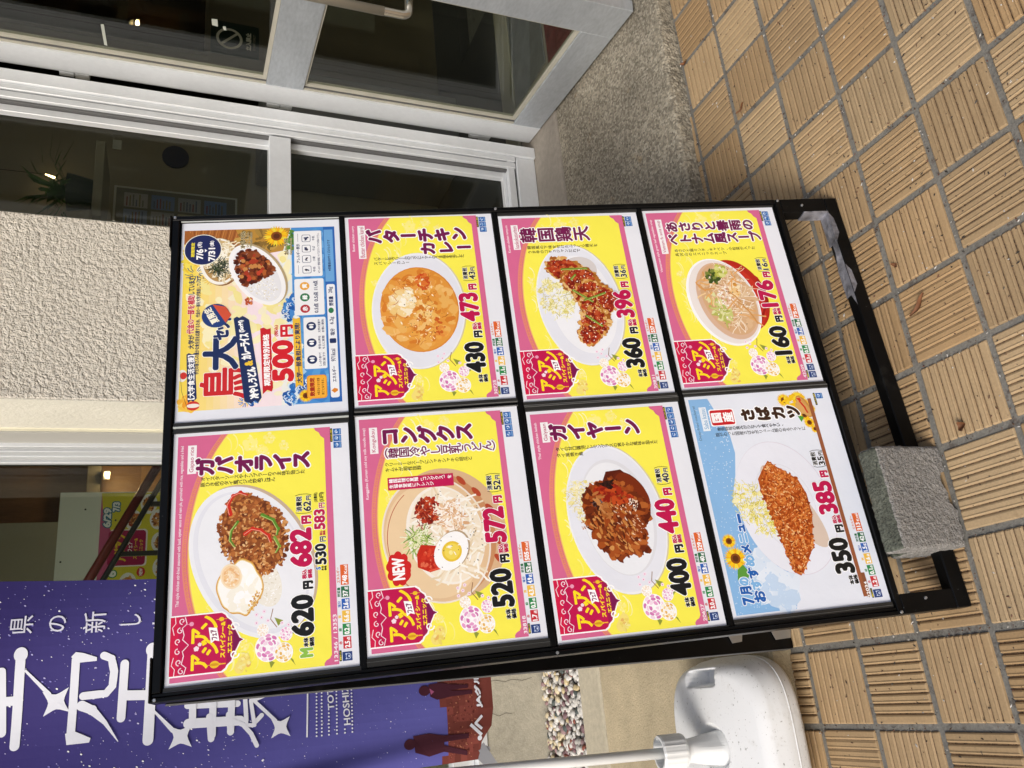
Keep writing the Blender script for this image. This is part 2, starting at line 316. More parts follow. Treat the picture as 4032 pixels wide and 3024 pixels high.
    def flower(s, cx, cy, r, petals, cp, cc, rc=0.4, w=0.32, seed=0):
        for layer, cols in ((0, cp), (0.5, cp[::-1])):
            for k in range(petals):
                a = 2 * pi * (k + layer) / petals + seed; b = w * (1 if petals > 8 else 1.5)
                s.poly([(cx + r * 0.25 * cos(a - b), cy + r * 0.25 * sin(a - b)), (cx + r * 0.72 * cos(a - b * 0.55), cy + r * 0.72 * sin(a - b * 0.55)), (cx + r * cos(a), cy + r * sin(a)), (cx + r * 0.72 * cos(a + b * 0.55), cy + r * 0.72 * sin(a + b * 0.55)), (cx + r * 0.25 * cos(a + b), cy + r * 0.25 * sin(a + b))], cols[k % len(cols)])
        s.ell(cx, cy, r * rc, r * rc, cc[0]); s.ell(cx, cy, r * rc * 0.6, r * rc * 0.6, cc[1])
    def obj(s, name, M, mat_, parent=None, warp=None):
        V = np.vstack(s.V); V[:, 1] *= -1
        if warp is not None: V[:, 1] += warp(V[:, 0], V[:, 2])
        me = bpy.data.meshes.new(name); me.from_pydata(V.tolist(), [], s.Fc); me.update(); me.materials.append(mat_)
        at = me.color_attributes.new('Col', 'FLOAT_COLOR', 'CORNER'); n = np.array([len(f) for f in s.Fc]); at.data.foreach_set('color', np.repeat(np.column_stack([np.array(s.col), np.ones(len(s.col))]), n, axis=0).ravel())
        # faces turned to look at the viewer (-y)
        nr = np.zeros(len(me.polygons) * 3); me.polygons.foreach_get('normal', nr); fl = [i for i, y in enumerate(nr.reshape(-1, 3)[:, 1]) if y > 0]
        if fl:
            import bmesh
            bm = bmesh.new(); bm.from_mesh(me); bm.faces.ensure_lookup_table(); bmesh.ops.reverse_faces(bm, faces=[bm.faces[i] for i in fl]); bm.to_mesh(me); bm.free()
        o = bpy.data.objects.new(name, me); C.objects.link(o)
        if parent is not None: o.parent = parent; o.matrix_parent_inverse = parent.matrix_world.inverted()
        o.matrix_world = M; return o
BM = Matrix(((BR_.x, -BN.x, BU.x, 0), (BR_.y, -BN.y, BU.y, 0), (BR_.z, -BN.z, BU.z, 0), (0, 0, 0, 1)))
def board_matrix(a, b, c): m = BM.copy(); m.translation = Bd(a, b, c); return m

# ------------------------------------------------------------------ menu poster artwork
PK, YE, CR, PU = 'd86a94', 'fbf156', 'c2144f', '7a1350'
def arch(x): return 206 - 178 * math.sqrt(max(0.0, 1 - ((x - 212) / 268) ** 2))
def fair_base(A):
    A.rect(0, 0, 420, 298, 'e9ebf2'); A.rect(6, 7, 414, 263, PK)
    xs = [6 + 408 * i / 60 for i in range(61)]
    # lighter veil on the pink, then the yellow ground below the arch
    A.add([(x, arch(x) - 9) for x in xs] + [(x, 150) for x in xs], [(i, i + 1, i + 62, i + 61) for i in range(60)], 'e58a7c')
    A.add([(x, arch(x) - 8) for x in xs] + [(x, arch(x) - 0.5) for x in xs], [(i, i + 1, i + 62, i + 61) for i in range(60)], 'e0748a')
    x = 8.0
    while x < 408:                                                    # the key-pattern border
        y = arch(x + 3); t = math.atan2(arch(x + 5) - arch(x), 5); c, q = cos(t), sin(t)
        def k(u, v): return (x + 3 + u * c - v * q, y - 4.4 + u * q + v * c)
        A.line([k(-3, 2.6), k(-3, -2.6), k(2.4, -2.6), k(2.4, 1.6), k(-0.8, 1.6), k(-0.8, -0.6), k(0.8, -0.6)], 0.85, 'eda343'); x += 6.6 * max(c, 0.5)
    for o, cl in ((0, 'e8a050'), (1.2, 'f3cf7e'), (2.6, YE)):
        A.add([(x, arch(x) + o) for x in xs] + [(x, 255) for x in xs], [(i, i + 1, i + 62, i + 61) for i in range(60)], cl)
    for q in range(40):                                               # pale swirls printed in the yellow
        cx = random.uniform(20, 400); cy = arch(cx) + random.uniform(12, 60); A.line([(cx + 22 * cos(a_ / 4) * (1 - a_ / 16), cy + 12 * sin(a_ / 4) * (1 - a_ / 16)) for a_ in range(12)], 2.2, random.choice(['fcf6a4', 'fbf390', 'fdf8c0']), 0.4)
    for cx, cy, r in ((392, 128, 16), (378, 148, 13), (400, 160, 12), (240, 60, 12), (262, 52, 8), (60, 105, 12), (50, 120, 9), (385, 185, 10), (30, 190, 0)):
        if r:
            for k in range(5): a = k * 2 * pi / 5; A.ell(cx + r * 0.5 * cos(a), cy + r * 0.5 * sin(a), r * 0.42, r * 0.36, 'faf08a', n=10)
            A.blobs(cx, cy, r, r, 14, 1, 2.4, ['fdf5a8', 'fbee5c'], z1=1e-4)
    P = [(6, 266), (6, 243), (10, 243), (14, 246), (17, 252), (24, 256), (34, 259), (380, 259), (392, 256), (398, 249), (405, 246), (409, 240), (414, 238), (414, 266)]
    A.poly(P[0:7] + [(34, 266)], PK); A.poly([(34, 266), (34, 259), (380, 259), (380, 266)], PK); A.poly([(380, 266), (380, 259), (392, 256), (398, 249), (405, 246), (409, 240), (414, 238), (414, 266)], PK)
def fair_tag(A):
    def outline(g, col, dy=0):
        A.poly([(16 - g, 6), (106 + g, 6), (106 + g, 84 + g), (16 - g, 84 + g)], col)
        P = [(16 - g, 84 + g), (20 - g, 90 + g), (26 - g, 93 + g), (30 - g, 99 + g), (38, 102 + g), (50, 108 + g), (58, 112 + g), (61, 118 + g), (64, 112 + g), (72, 108 + g), (84, 102 + g), (92 + g, 99 + g), (96 + g, 93 + g), (102 + g, 90 + g), (106 + g, 84 + g)]
        A.poly(P, col)
    outline(2.2, 'ffffff'); outline(0, CR); A.poly([(24, 92), (98, 92), (92, 99), (84, 102), (72, 108), (64, 112), (61, 118), (58, 112), (50, 108), (38, 102), (30, 99)], 'a3164f')
    A.poly([(40, 102), (82, 102), (72, 107), (64, 111), (61, 117), (58, 111), (50, 107)], PU)
    A.rect(16, 6, 106, 18, 'd41a48')
    for sx in (40, 82): A.spiral(sx, 104, 7.5, pi / 2 if sx < 60 else pi / 2, 1.1, 2.2, 'ffffff', 1 if sx < 60 else -1)
    for i, (cx, cy, r) in enumerate(((22, 24, 5), (36, 20, 5), (52, 18, 5), (68, 18, 5), (84, 21, 5), (99, 24, 5))):
        A.spiral(cx, cy, r, pi * (i % 2), 1.0, 1.5, 'f6dfe8', 1 if i % 2 else -1)
    A.line([(17, 28), (27, 31), (33, 24), (45, 27), (52, 25), (61, 34), (70, 25), (77, 27), (88, 24), (94, 31), (105, 28)], 1.5, 'f6dfe8')
    A.line([(16, 13), (26, 14), (32, 9), (44, 12)], 1.3, 'f6dfe8'); A.line([(78, 12), (90, 9), (96, 14), (106, 13)], 1.3, 'f6dfe8')
    for t, x0, y0, x1, y1, b in (('ア', 21, 38, 46, 64, 1.1), ('ジ', 42, 53, 67, 80, 1.1), ('ア', 62, 38, 86, 64, 1.1), ('ン', 82, 52, 104, 78, 1.1)): A.fit(t, x0, y0, x1, y1, 'ffe321', b)
    A.poly([(60, 68), (85, 64), (83, 77), (62, 81), (64, 74)], 'ffffff'); A.fit('フェア', 65, 68, 81, 77, '7a1350', 0.4, rot=-9)
    A.fit('スパイシー&', 36, 82, 92, 90, 'ffe321', 0.45); A.fit('エスニック', 42, 93, 86, 101, 'ffe321', 0.45)
    A.ell(27, 74, 5.5, 7, 'f3c72b'); A.line([(27, 62), (27, 90)], 0.8, 'f3c72b'); A.ell(27, 74, 2, 6.6, 'd99a20'); A.ell(27, 82, 1.6, 1.6, 'f3c72b'); A.line([(27, 84), (27, 91)], 1.8, 'f3c72b')
    A.ell(96, 84, 3.2, 4, 'f3c72b'); A.line([(96, 76), (96, 93)], 0.8, 'f3c72b'); A.line([(93, 41), (93, 30)], 0.8, 'eb9dbb'); A.ell(93, 38, 3.4, 3.4, 'eb9dbb')
    for fx, fy, fr in ((54, 46, 4), (60, 51, 3)):
        for k in range(5): A.ell(fx + fr * 0.55 * cos(k * 1.257), fy + fr * 0.55 * sin(k * 1.257), fr * 0.5, fr * 0.5, 'fbe6ee', n=10)
    for k in range(3): A.ell(18 + k * 6, 112 + k * 4, 9, 8, 'f6e27c'); 
    A.blobs(24, 118, 16, 9, 26, 1.5, 3.5, ['f8ec9a', 'efd868', 'f3e27f', 'e9b964'], z1=1e-4)
def peony(A, ox=0, oy=0):
    for pts in (((20, 178), (12, 172), (26, 168)), ((22, 206), (12, 210), (28, 198)), ((76, 184), (90, 178), (84, 192)), ((60, 206), (70, 216), (74, 204))): A.poly([(x + ox, y + oy) for x, y in pts], '8f9a3c')
    for cx, cy, R, cols in ((44, 168, 24, ['ffffff', 'e9a2cf', 'd67cb8', 'f6dcec']), (34, 192, 17, ['ffffff', 'f6d99a', 'e9b85a', 'fff4dd']), (72, 160, 11, ['ffffff', 'f8ecd8', 'f0dcc8']), (62, 196, 12, ['ffffff', 'e9a2cf', 'f6dcec'])):
        cx += ox; cy += oy; A.ell(cx, cy, R * 0.92, R * 0.85, 'ffffff')
        for q, r in enumerate((0.72, 0.5, 0.28)):
            for k in range(9 - 2 * q):
                a = 2 * pi * k / (9 - 2 * q) + q; x, y = cx + R * r * cos(a), cy + R * r * 0.9 * sin(a); A.ell(x, y, R * 0.26, R * 0.19, cols[0], rot=math.degrees(a) + 90, n=10); A.ell(x + R * 0.05 * cos(a), y - 0.5, R * 0.19, R * 0.12, cols[1 + (k + q) % (len(cols) - 1)], rot=math.degrees(a) + 90, n=9)
    A.line([(74 + ox, 182 + oy), (88 + ox, 172 + oy), (104 + ox, 176 + oy)], 1.3, '8a5a3a')
    for x, y in ((84, 150), (92, 158), (86, 168), (97, 150), (101, 162), (76, 200), (68, 206), (80, 190)):
        for k in range(5): A.ell(x + ox + 1.8 * cos(k * 1.257), y + oy + 1.8 * sin(k * 1.257), 1.5, 1.5, 'f7e3f0', n=7)
        A.ell(x + ox, y + oy, 0.9, 0.9, 'c85a9a', n=6)
def info(A, code, vals, kcal, nico=3, brown=False, nanim=1):
    A.fit(code, 11, 258.6, 11 + len(code) * 5.6 + 1, 264.6, 'f6eef2' if not brown else 'ffffff', 0.25)
    A.rrect(10, 266.5, 27, 270.3, 1.2, '2b2a1c'); A.fit('動物マーク', 12, 267.2, 25, 269.8, 'f2e23a', 0.1)
    for k in range(nanim):
        x = 10 + k * 16; A.rect(x, 271.5, x + 14, 287, '27407c'); A.ell(x + 7, 281, 4.8, 4.2, 'c9d6ee', n=14); A.ell(x + 7, 281, 4, 3.4, '27407c', n=14); A.ell(x + 7, 282, 2, 1.4, 'c9d6ee', n=8); A.ell(x + 3.4, 277.4, 1.3, 1.4, 'c9d6ee', n=6); A.ell(x + 10.6, 277.4, 1.3, 1.4, 'c9d6ee', n=6)
    x0 = 29 if nanim == 1 else 43
    ws = [(19, 'c9303a', '赤', '点'), (18, '2f8a4c', '緑', '点'), (19, 'efc04a', '黄', '点'), (17, '2f62b8', '塩分', 'g'), (18, '2c6e48', '野菜量', 'g'), (34, 'e0672f', 'エネルギー', 'Kcal')]
    x = x0
    for (wd, c, lab, un), v in zip(ws, vals + [kcal]):
        A.rect(x, 273.5, x + wd, 286.5, c); A.fit(v, x + 1, 276, x + wd * (0.62 if un != 'Kcal' else 0.48), 284.6, 'ffffff', 0.5); A.fit(un, x + wd * (0.66 if un != 'Kcal' else 0.54), 279.5, x + wd - 1, 284.8, 'ffffff', 0.2)
        A.fit(lab, x + wd / 2 - len(lab) * 2.6, 267.2, x + wd / 2 + len(lab) * 2.6, 272.2, c, 0.15); x += wd + 2.2
    A.rrect(385, 265.6, 411, 269.8, 1.2, '2b2a1c'); A.fit('アレルギー表示', 387, 266.4, 409, 269, 'f2e23a', 0.1)
    for k in range(nico):
        x = 398.5 - k * 12.6; A.rect(x, 271, x + 11.6, 285, '2560ac'); A.ell(x + 6, 276.5, 3.6, 3.2, 'd9e6f5', n=12); A.blobs(x + 5.8, 276.5, 3, 2.6, 5, 1, 2, ['2f6cb4', '6a98cf'], z1=3e-5); A.rect(x + 1, 281.6, x + 10.6, 283.8, '7fa8d6')
def price(A, net, tax, t2, y0=211, y1=250, x0=57, red=CR):
    h = y1 - y0; n3 = 66 if len(net) == 3 else 40
    if net[0] == '1': x0 += 6
    A.fit('本体', x0 - 20, y1 - 18, x0 - 3, y1 - 9, '141414', 0.5, 0.5); A.fit('価格', x0 - 20, y1 - 8.5, x0 - 3, y1, '141414', 0.5, 0.5)
    A.fit(net, x0, y0, x0 + 66, y1, '1a1a1a', 2.5, 1.3); A.fit('円', x0 + 75, y1 - 17, x0 + 90, y1, '1a1a1a', 1.3, 1.0)
    xr = 166 if net[0] != '1' else 172
    A.fit('税込', xr - 17, y1 - 18, xr - 1, y1 - 9, red, 0.5, 0.6); A.fit('価格', xr - 17, y1 - 8.5, xr - 1, y1, red, 0.5, 0.6)
    A.fit(tax, xr + 1, y0, xr + 66, y1, red, 2.5, 1.3); A.fit('円', xr + 72, y1 - 17, xr + 86, y1, red, 1.3, 1.0)
    A.line([(261, y1 - 25), (259, y1 - 18), (259, y1 - 8), (261, y1 + 1)], 0.9, '222222'); A.line([(291, y1 - 25), (293, y1 - 18), (293, y1 - 8), (291, y1 + 1)], 0.9, '222222')
    A.fit('消費税', 262.5, y1 - 25, 289.5, y1 - 15, '1a1a1a', 0.35, 0.5); A.fit(t2, 262, y1 - 13, 280, y1, '1a1a1a', 0.55, 0.5); A.fit('円', 281.5, y1 - 8.5, 289.5, y1, '1a1a1a', 0.35, 0.4)
def titles(A, en, roma, wroma, cols, desc, ecol='f7e6ee'):
    n = min(len(en) * 3.02, 275); A.fit(en, 397 - n, 12, 397, 18.5, ecol, 0.12)
    A.rect(397 - wroma, 24, 397, 38.5, 'f7f4f6'); A.fit(roma, 400 - wroma, 27, 394, 36, 'c0557a', 0.12)
    for t, x, y0, y1, s_, b in cols: A.vert(t, x, y0, y1, s_ * 1.12, '74164f', b * 1.35, 2.0)
    for t, x, y0, y1 in desc: A.vert(t, x, y0, y1, 8.4, '3a3028', 0.12)
def plate(A, cx, cy, rx, ry, rot=0):
    A.ell(cx, cy + 2, rx + 1, ry + 1, 'd9cfa0', rot); A.ell(cx, cy, rx, ry, 'eef0f6', rot, 60); A.ell(cx, cy, rx * 0.97, ry * 0.97, 'e6e8f1', rot, 60)
def rice(A, cx, cy, rx, ry, rot=0, n=160, clip=None): A.ell(cx, cy, rx, ry, 'eeeadf', rot) if clip is None else None; A.blobs(cx, cy, rx, ry, n, 0.9, 1.7, ['f7f6f0', 'ece8da', 'ffffff', 'dcd4bf'], rot, 1.9, clip=clip)
CAB = ['f1eb9c', 'e0d670', 'fbf8d4', 'c9bf54', 'fdfdea', 'd9cc80', 'bfb65a']
def cabbage(A, cx, cy, rx, ry, n=220, rot=0, pal=CAB):
    A.blobs(cx, cy, rx, ry, 50, 3, 6, ['eee4a0', 'e6d988', 'f4edc0'], rot, z1=2e-4); A.strands(cx, cy, rx * 0.95, ry * 0.95, n, 11, 0.9, pal, rot, 0.9)

def poster_L1(A):
    fair_base(A); A.ell(190, 136, 136, 92, 'c9b29a', -25, 60); A.ell(187, 131, 136, 92, 'eef0f6', -25, 60); A.ell(186, 130, 128, 84, 'e4e6ef', -25, 60); A.ell(188, 132, 122, 78, 'edeff5', -25, 60)
    rice(A, 150, 150, 44, 26, -20, 150)
    def cl(x, y): return ((x - 187) * cos(radians(25)) - (y - 131) * sin(radians(25))) ** 2 / 124 ** 2 + ((x - 187) * sin(radians(25)) + (y - 131) * cos(radians(25))) ** 2 / 82 ** 2 < 1
    A.ell(232, 133, 70, 48, '8c4c20', -20, 50)
    A.blobs(232, 134, 76, 56, 900, 2.0, 4.4, ['9a5526', '7d3f1a', 'b66c33', 'c98646', '6a3315', 'd59a5c', 'a65c2a', '8c4a20'], -20, 1.5, clip=cl)
    A.blobs(225, 120, 60, 42, 90, 1.4, 2.6, ['dba66b', 'e7bd86', 'c07a3e'], -20, 1.5, clip=cl)
    for pts, w_, c in ((((268, 96), (285, 92), (300, 100), (305, 112), (300, 124)), 9, 'cc2b1a'), (((232, 120), (240, 132), (236, 146), (226, 158), (215, 162)), 9, 'd2301c'), (((254, 68 + 40), (240, 98), (224, 96), (212, 104)), 6, '5f8a2c'), (((262, 148), (252, 166), (236, 174), (226, 172)), 8, '5c8f2a'), (((222, 168), (206, 176), (196, 170)), 6, '7da23c')):
        A.stroke(pts, w_ * 0.8, c, w_ * 0.3); A.line([(x - 1, y - 2) for x, y in pts], 1.2, 'e9a08a' if c[0] in 'cd' else 'b9d07a')
    for q, cl_ in ((1.0, 'd8a145'), (0.955, 'f0d9a0'), (0.92, 'fdfcf8')):
        A.poly([(144 + q * (46 + 3 * sin(5 * a_) + 2 * cos(9 * a_)) * cos(a_) * 0.98, 112 + q * (36 + 2 * sin(4 * a_ + 1)) * sin(a_)) for a_ in [2 * pi * k_ / 60 for k_ in range(60)]], cl_)
    A.blobs(140, 116, 34, 24, 40, 4, 9, ['fbf7ea', 'f7f3e6', 'ffffff'], 0, 1.5)
    for r_, cl_ in ((21, 'f7e3c4'), (18, 'f3d2a4'), (14, 'efc48e'), (9, 'f2d0a0'), (5, 'f9e6cc')): A.ell(163, 98, r_, r_ * 0.8, cl_, -15)
    A.blobs(163, 98, 16, 12, 50, 1, 2.6, ['f6dcb8', 'e9b680', 'fae9d2']); A.blobs(120, 136, 22, 7, 50, 1, 2, ['d9a64a', 'e9c77a', 'c98c34'], 30)
    fair_tag(A); peony(A, 0, -12)
    A.fit('M', 22, 205, 37, 226, '8fc24a', 1.4, 0.8)
    A.fit('本体', 38, 211, 53, 219, '141414', 0.5, 0.5); A.fit('価格', 38, 220, 53, 228, '141414', 0.5, 0.5)
    A.fit('620', 55, 192, 122, 229, '1a1a1a', 2.5, 1.3); A.fit('円', 130, 212, 144, 229, '1a1a1a', 1.3, 1.0); A.fit('税込', 147, 211, 163, 219, CR, 0.5, 0.6); A.fit('価格', 147, 220, 163, 228, CR, 0.5, 0.6)
    A.fit('682', 167, 192, 234, 229, CR, 2.5, 1.3); A.fit('円', 240, 212, 255, 229, CR, 1.3, 1)
    A.line([(261, 203), (259, 210), (259, 222), (261, 230)], 0.9, '222222'); A.line([(291, 203), (293, 210), (293, 222), (291, 230)], 0.9, '222222')
    A.fit('消費税', 262.5, 204, 289.5, 214, '1a1a1a', 0.35, 0.5); A.fit('62', 262, 216, 280, 229, '1a1a1a', 0.55, 0.5); A.fit('円', 281.5, 221, 289.5, 229, '1a1a1a', 0.35, 0.4)
    A.fit('S', 160, 234, 165, 242, '2f7ac8', 0.6, 0.5); A.fit('本体', 158, 243, 166, 247, '141414', 0.2); A.fit('価格', 158, 247.5, 166, 251.5, '141414', 0.2)
    A.fit('530', 168, 233, 204, 252, '1a1a1a', 1.1, 1); A.fit('円', 207, 242, 216, 252, '1a1a1a', 0.4, 0.6); A.fit('税込', 218, 242, 226, 246.5, CR, 0.2); A.fit('価格', 218, 247, 226, 251.5, CR, 0.2)
    A.fit('583', 228, 233, 264, 252, CR, 1.1, 1); A.fit('円', 266, 242, 275, 252, CR, 0.4, 0.6); A.fit('(消費税)', 277, 234, 294, 241, '1a1a1a', 0.15); A.fit('(53円)', 277, 243, 294, 252, '1a1a1a', 0.3)
    titles(A, 'Thai style chicken stir-fried seasoned with basil, oyster sauce and nam pla, garnished with rice, vegetables and a fried', 'Gapao rice', 52, [('ガパオライス', 356, 53, 214, 30, 1.6)], [('オイスターソースやナンプラーのうま味が効いた', 334, 50, 216), ('豚ひき肉のタイ風バジル炒めごはん', 324, 50, 166)])
    info(A, '13346 / 13353', ['2.5', '0.2', '6.6', '2.6', '37'], '748', 3)
def poster_R2(A):
    fair_base(A); plate(A, 200, 132, 128, 90, 4)
    A.ell(201, 134, 94, 76, 'd98a32', 0); A.ell(201, 133, 92, 74, 'e39a3e')
    A.blobs(201, 133, 88, 70, 170, 5, 12, ['e8a548', 'dd8f35', 'eab25e', 'd67f2b', 'e49a44', 'efbb6e'], 0, 1.6)
    A.blobs(215, 100, 30, 22, 50, 6, 11, ['f5dfae', 'f2d393', 'faebcb', 'efca80'], 20, 1.3); A.blobs(225, 106, 20, 12, 30, 3, 7, ['fdf6e4', 'f7e7bf'], 20)
    A.blobs(262, 144, 18, 14, 22, 3, 6, ['cf5a24', 'dd7430', 'c94a1c'], 0); A.blobs(190, 150, 32, 20, 50, 3, 8, ['eeb860', 'd98b35', 'f3cc85', 'c97424']); A.blobs(150, 140, 26, 20, 40, 3, 7, ['e9a94f', 'd07a28', 'f0c074'])
    A.blobs(160, 168, 24, 10, 18, 2, 5, ['c95d22', 'e08c3c']); A.blobs(190, 140, 60, 46, 60, 0.6, 1.2, ['4a4a24', '6b3c18', '7d6a2c']); A.blobs(200, 130, 80, 60, 60, 0.8, 2.6, ['fff0cf', 'fbe3b5'], 0, 2.5); A.strands(200, 130, 80, 60, 40, 16, 1.1, ['c9742a', 'f5cc8a', 'b9601c'], 0, 0.5)
    fair_tag(A); peony(A, 0, 10); price(A, '430', '473', '43')
    titles(A, 'Butter chicken curry', 'Butter chicken karei', 78, [('バターチキン', 370, 56, 226, 30, 1.6), ('カレー', 338, 161, 234, 28, 1.5)], [('バターと生クリームのコクにトマトのうま味を生かした', 317, 56, 228), ('スパイシーカレー', 307, 56, 118)])
    info(A, '30725', ['1.6', '1.1', '1.8', '2.1', '131'], '363', 3)
def poster_L2(A):
    fair_base(A); A.ell(195, 150, 116, 100, 'd9b48c', -12, 60); A.ell(192, 138, 112, 92, 'c98f62', -12, 60); A.ell(186, 128, 113, 92, 'efe3d6', -12, 60); A.ell(186, 128, 110, 89, 'e3c198', -12, 60); A.ell(183, 122, 101, 80, 'eccfa6', -12, 60)
    A.line([(186 + 98 * cos(a / 10), 122 - 78 * sin(a / 10)) for a in range(6, 26)], 1.2, 'b5432a')
    for x, y in ((262, 205), (285, 180), (230, 226), (170, 236), (140, 232)): A.ell(x, y, 11, 5, 'b5482c', -40, 12)
    A.ell(191, 144, 88, 66, 'f6efe4', -12, 60); A.ell(191, 146, 84, 62, 'f3e6d0', -12, 60)
    A.strands(190, 160, 76, 44, 120, 34, 3.4, ['f8f2e2', 'efe0c4', 'fbf7ee', 'e6d2b0'], -10, 0.5)
    A.blobs(236, 118, 24, 22, 120, 2, 5, ['8f2312', 'a93018', '6d170c', 'c24a26', 'b53a20']); A.strands(222, 108, 18, 14, 30, 12, 1, ['d2603a', '7a1a0e'], 0, 0.9)
    A.strands(182, 98, 20, 22, 120, 14, 1.6, ['8fae4a', 'b9cc74', 'e3e8b4', '6d8f34', 'f3f4d8'], 0, 0.3)
    A.blobs(216, 158, 34, 24, 130, 2.5, 5.5, ['f3d9b9', 'e9c49c', 'faeee0', 'd8a87c', 'fffaf2'], -10, 2.2); A.strands(216, 158, 32, 22, 60, 14, 1.5, ['fdf4e8', 'd9ab84'], 0, 0.4)
    A.poly([(138, 92), (160, 92), (176, 100), (172, 128), (150, 140), (132, 132), (128, 112)], 'c42c18'); A.blobs(150, 114, 18, 17, 50, 1.5, 4, ['d8452a', 'b32212', 'e06a4a', 'cc3520']); A.line([(130, 110), (134, 132), (150, 141)], 3, 'e2553a')
    A.ell(162, 153, 37, 28, 'b9a282', 35, 40); A.ell(161, 151, 36, 27, 'fbfbfb', 35, 40); A.ell(160, 152, 18, 17, 'e8c63a', 30, 30); A.ell(160, 152, 14, 13, 'f0d75a', 30, 24); A.ell(158, 150, 4, 3.4, 'f9ec9a')
    A.blobs(195, 160, 80, 54, 46, 0.8, 1.3, ['2a2018', '3a2c1c']); A.blobs(195, 160, 70, 44, 26, 1.5, 3, ['ffffff', 'fff8ea'], 0, 2.5)
    A.poly([(112 + (17 + 3 * (k % 2)) * 0, 0) for k in range(0)] or [(146, 40), (158, 45), (166, 56), (160, 70), (148, 78), (134, 80), (120, 76), (112, 66), (116, 52), (128, 44)], 'cf2424')
    for k in range(9): A.ell(139 + 22 * cos(k * 0.7), 60 + 15 * sin(k * 0.7), 8, 6.5, 'cf2424', n=16)
    A.fit('NEW', 120, 49, 158, 70, 'ffffff', 0.9)
    fair_tag(A); peony(A, 0, 6); price(A, '520', '572', '52')
    A.rect(277, 51, 300, 167, 'c21a54'); A.vert('韓国料理の夏麺「コングクス」を', 294, 57, 160, 7.6, 'ffffff', 0.2); A.vert('生協食堂風にアレンジ', 284, 57, 128, 7.6, 'ffffff', 0.2)
    titles(A, 'Kongguksu (Korean cold soy milk noodle soup)', 'Konguksu', 50, [('コングクス', 377, 60, 194, 31, 1.6), ('（韓国冷やし豆乳うどん）', 346, 46, 252, 18.0, 0.34)], [('クリーミーなスープにシャキシャキの胡瓜と', 325, 52, 200), ('キムチが相性抜群', 315, 52, 108)])
    info(A, '33818', ['1.7', '0.3', '4.3', '4.9', '52'], '505', 4)
def poster_R3(A):
    fair_base(A); plate(A, 206, 142, 138, 86, -4); A.ell(206, 148, 112, 66, 'f0f1f6', -4, 60)
    A.ell(280, 150, 34, 40, 'd6d0cf', -20, 30)
    cabbage(A, 218, 96, 48, 34, 260, -20)
    def ch(cx, cy, rx, ry, rot=0, n=120):
        A.blobs(cx, cy, rx, ry, n, 3, 7, ['b8742e', 'c98a3e', 'dba55c', 'e6bc7c', 'a4601f'], rot, 1.4); A.blobs(cx, cy, rx * 0.8, ry * 0.8, n, 2, 6, ['9c2a12', '8a2010', 'b23c1c', '7a1a0c', 'c0522a'], rot, 1.6)
        A.blobs(cx, cy, rx * 0.9, ry * 0.9, 30, 0.6, 1.6, ['f6dcae', 'ffffff', 'e9a06a'], rot, 2)
    ch(286, 124, 26, 44, 20, 190); ch(258, 150, 32, 38, 0, 190); ch(226, 166, 32, 34, 0, 180); ch(196, 172, 36, 34, 0, 180); ch(160, 164, 36, 30, 20, 170); ch(134, 150, 22, 22, 0, 100); ch(214, 196, 34, 20, -10, 120)
    for a, b in (((286, 116), (286, 168)), ((262, 132), (272, 142)), ((236, 132), (208, 168)), ((226, 196), (212, 152)), ((176, 150), (152, 178))): A.stroke([a, b], 5, '6f8a2c', 4.4); A.line([(a[0] - 1, a[1]), (b[0] - 1, b[1])], 1.2, 'b3c468')
    A.blobs(215, 160, 80, 36, 60, 0.7, 1.2, ['f8ecc8', 'efd9a0'], -10, 1.8)
    fair_tag(A); peony(A, 0, 8); price(A, '360', '396', '36')
    titles(A, 'Korean chicken tempura', 'kankokutoriten', 60, [('韓国鶏天', 371, 58, 170, 33, 0.85)], [('韓国風の下味を付けたふっくら鶏天を', 341, 56, 196), ('うま辛のコチュジャンだれで', 330, 56, 158)])
    info(A, '30831', ['2.8', '0.2', '3.8', '2.3', '51'], '537', 2)
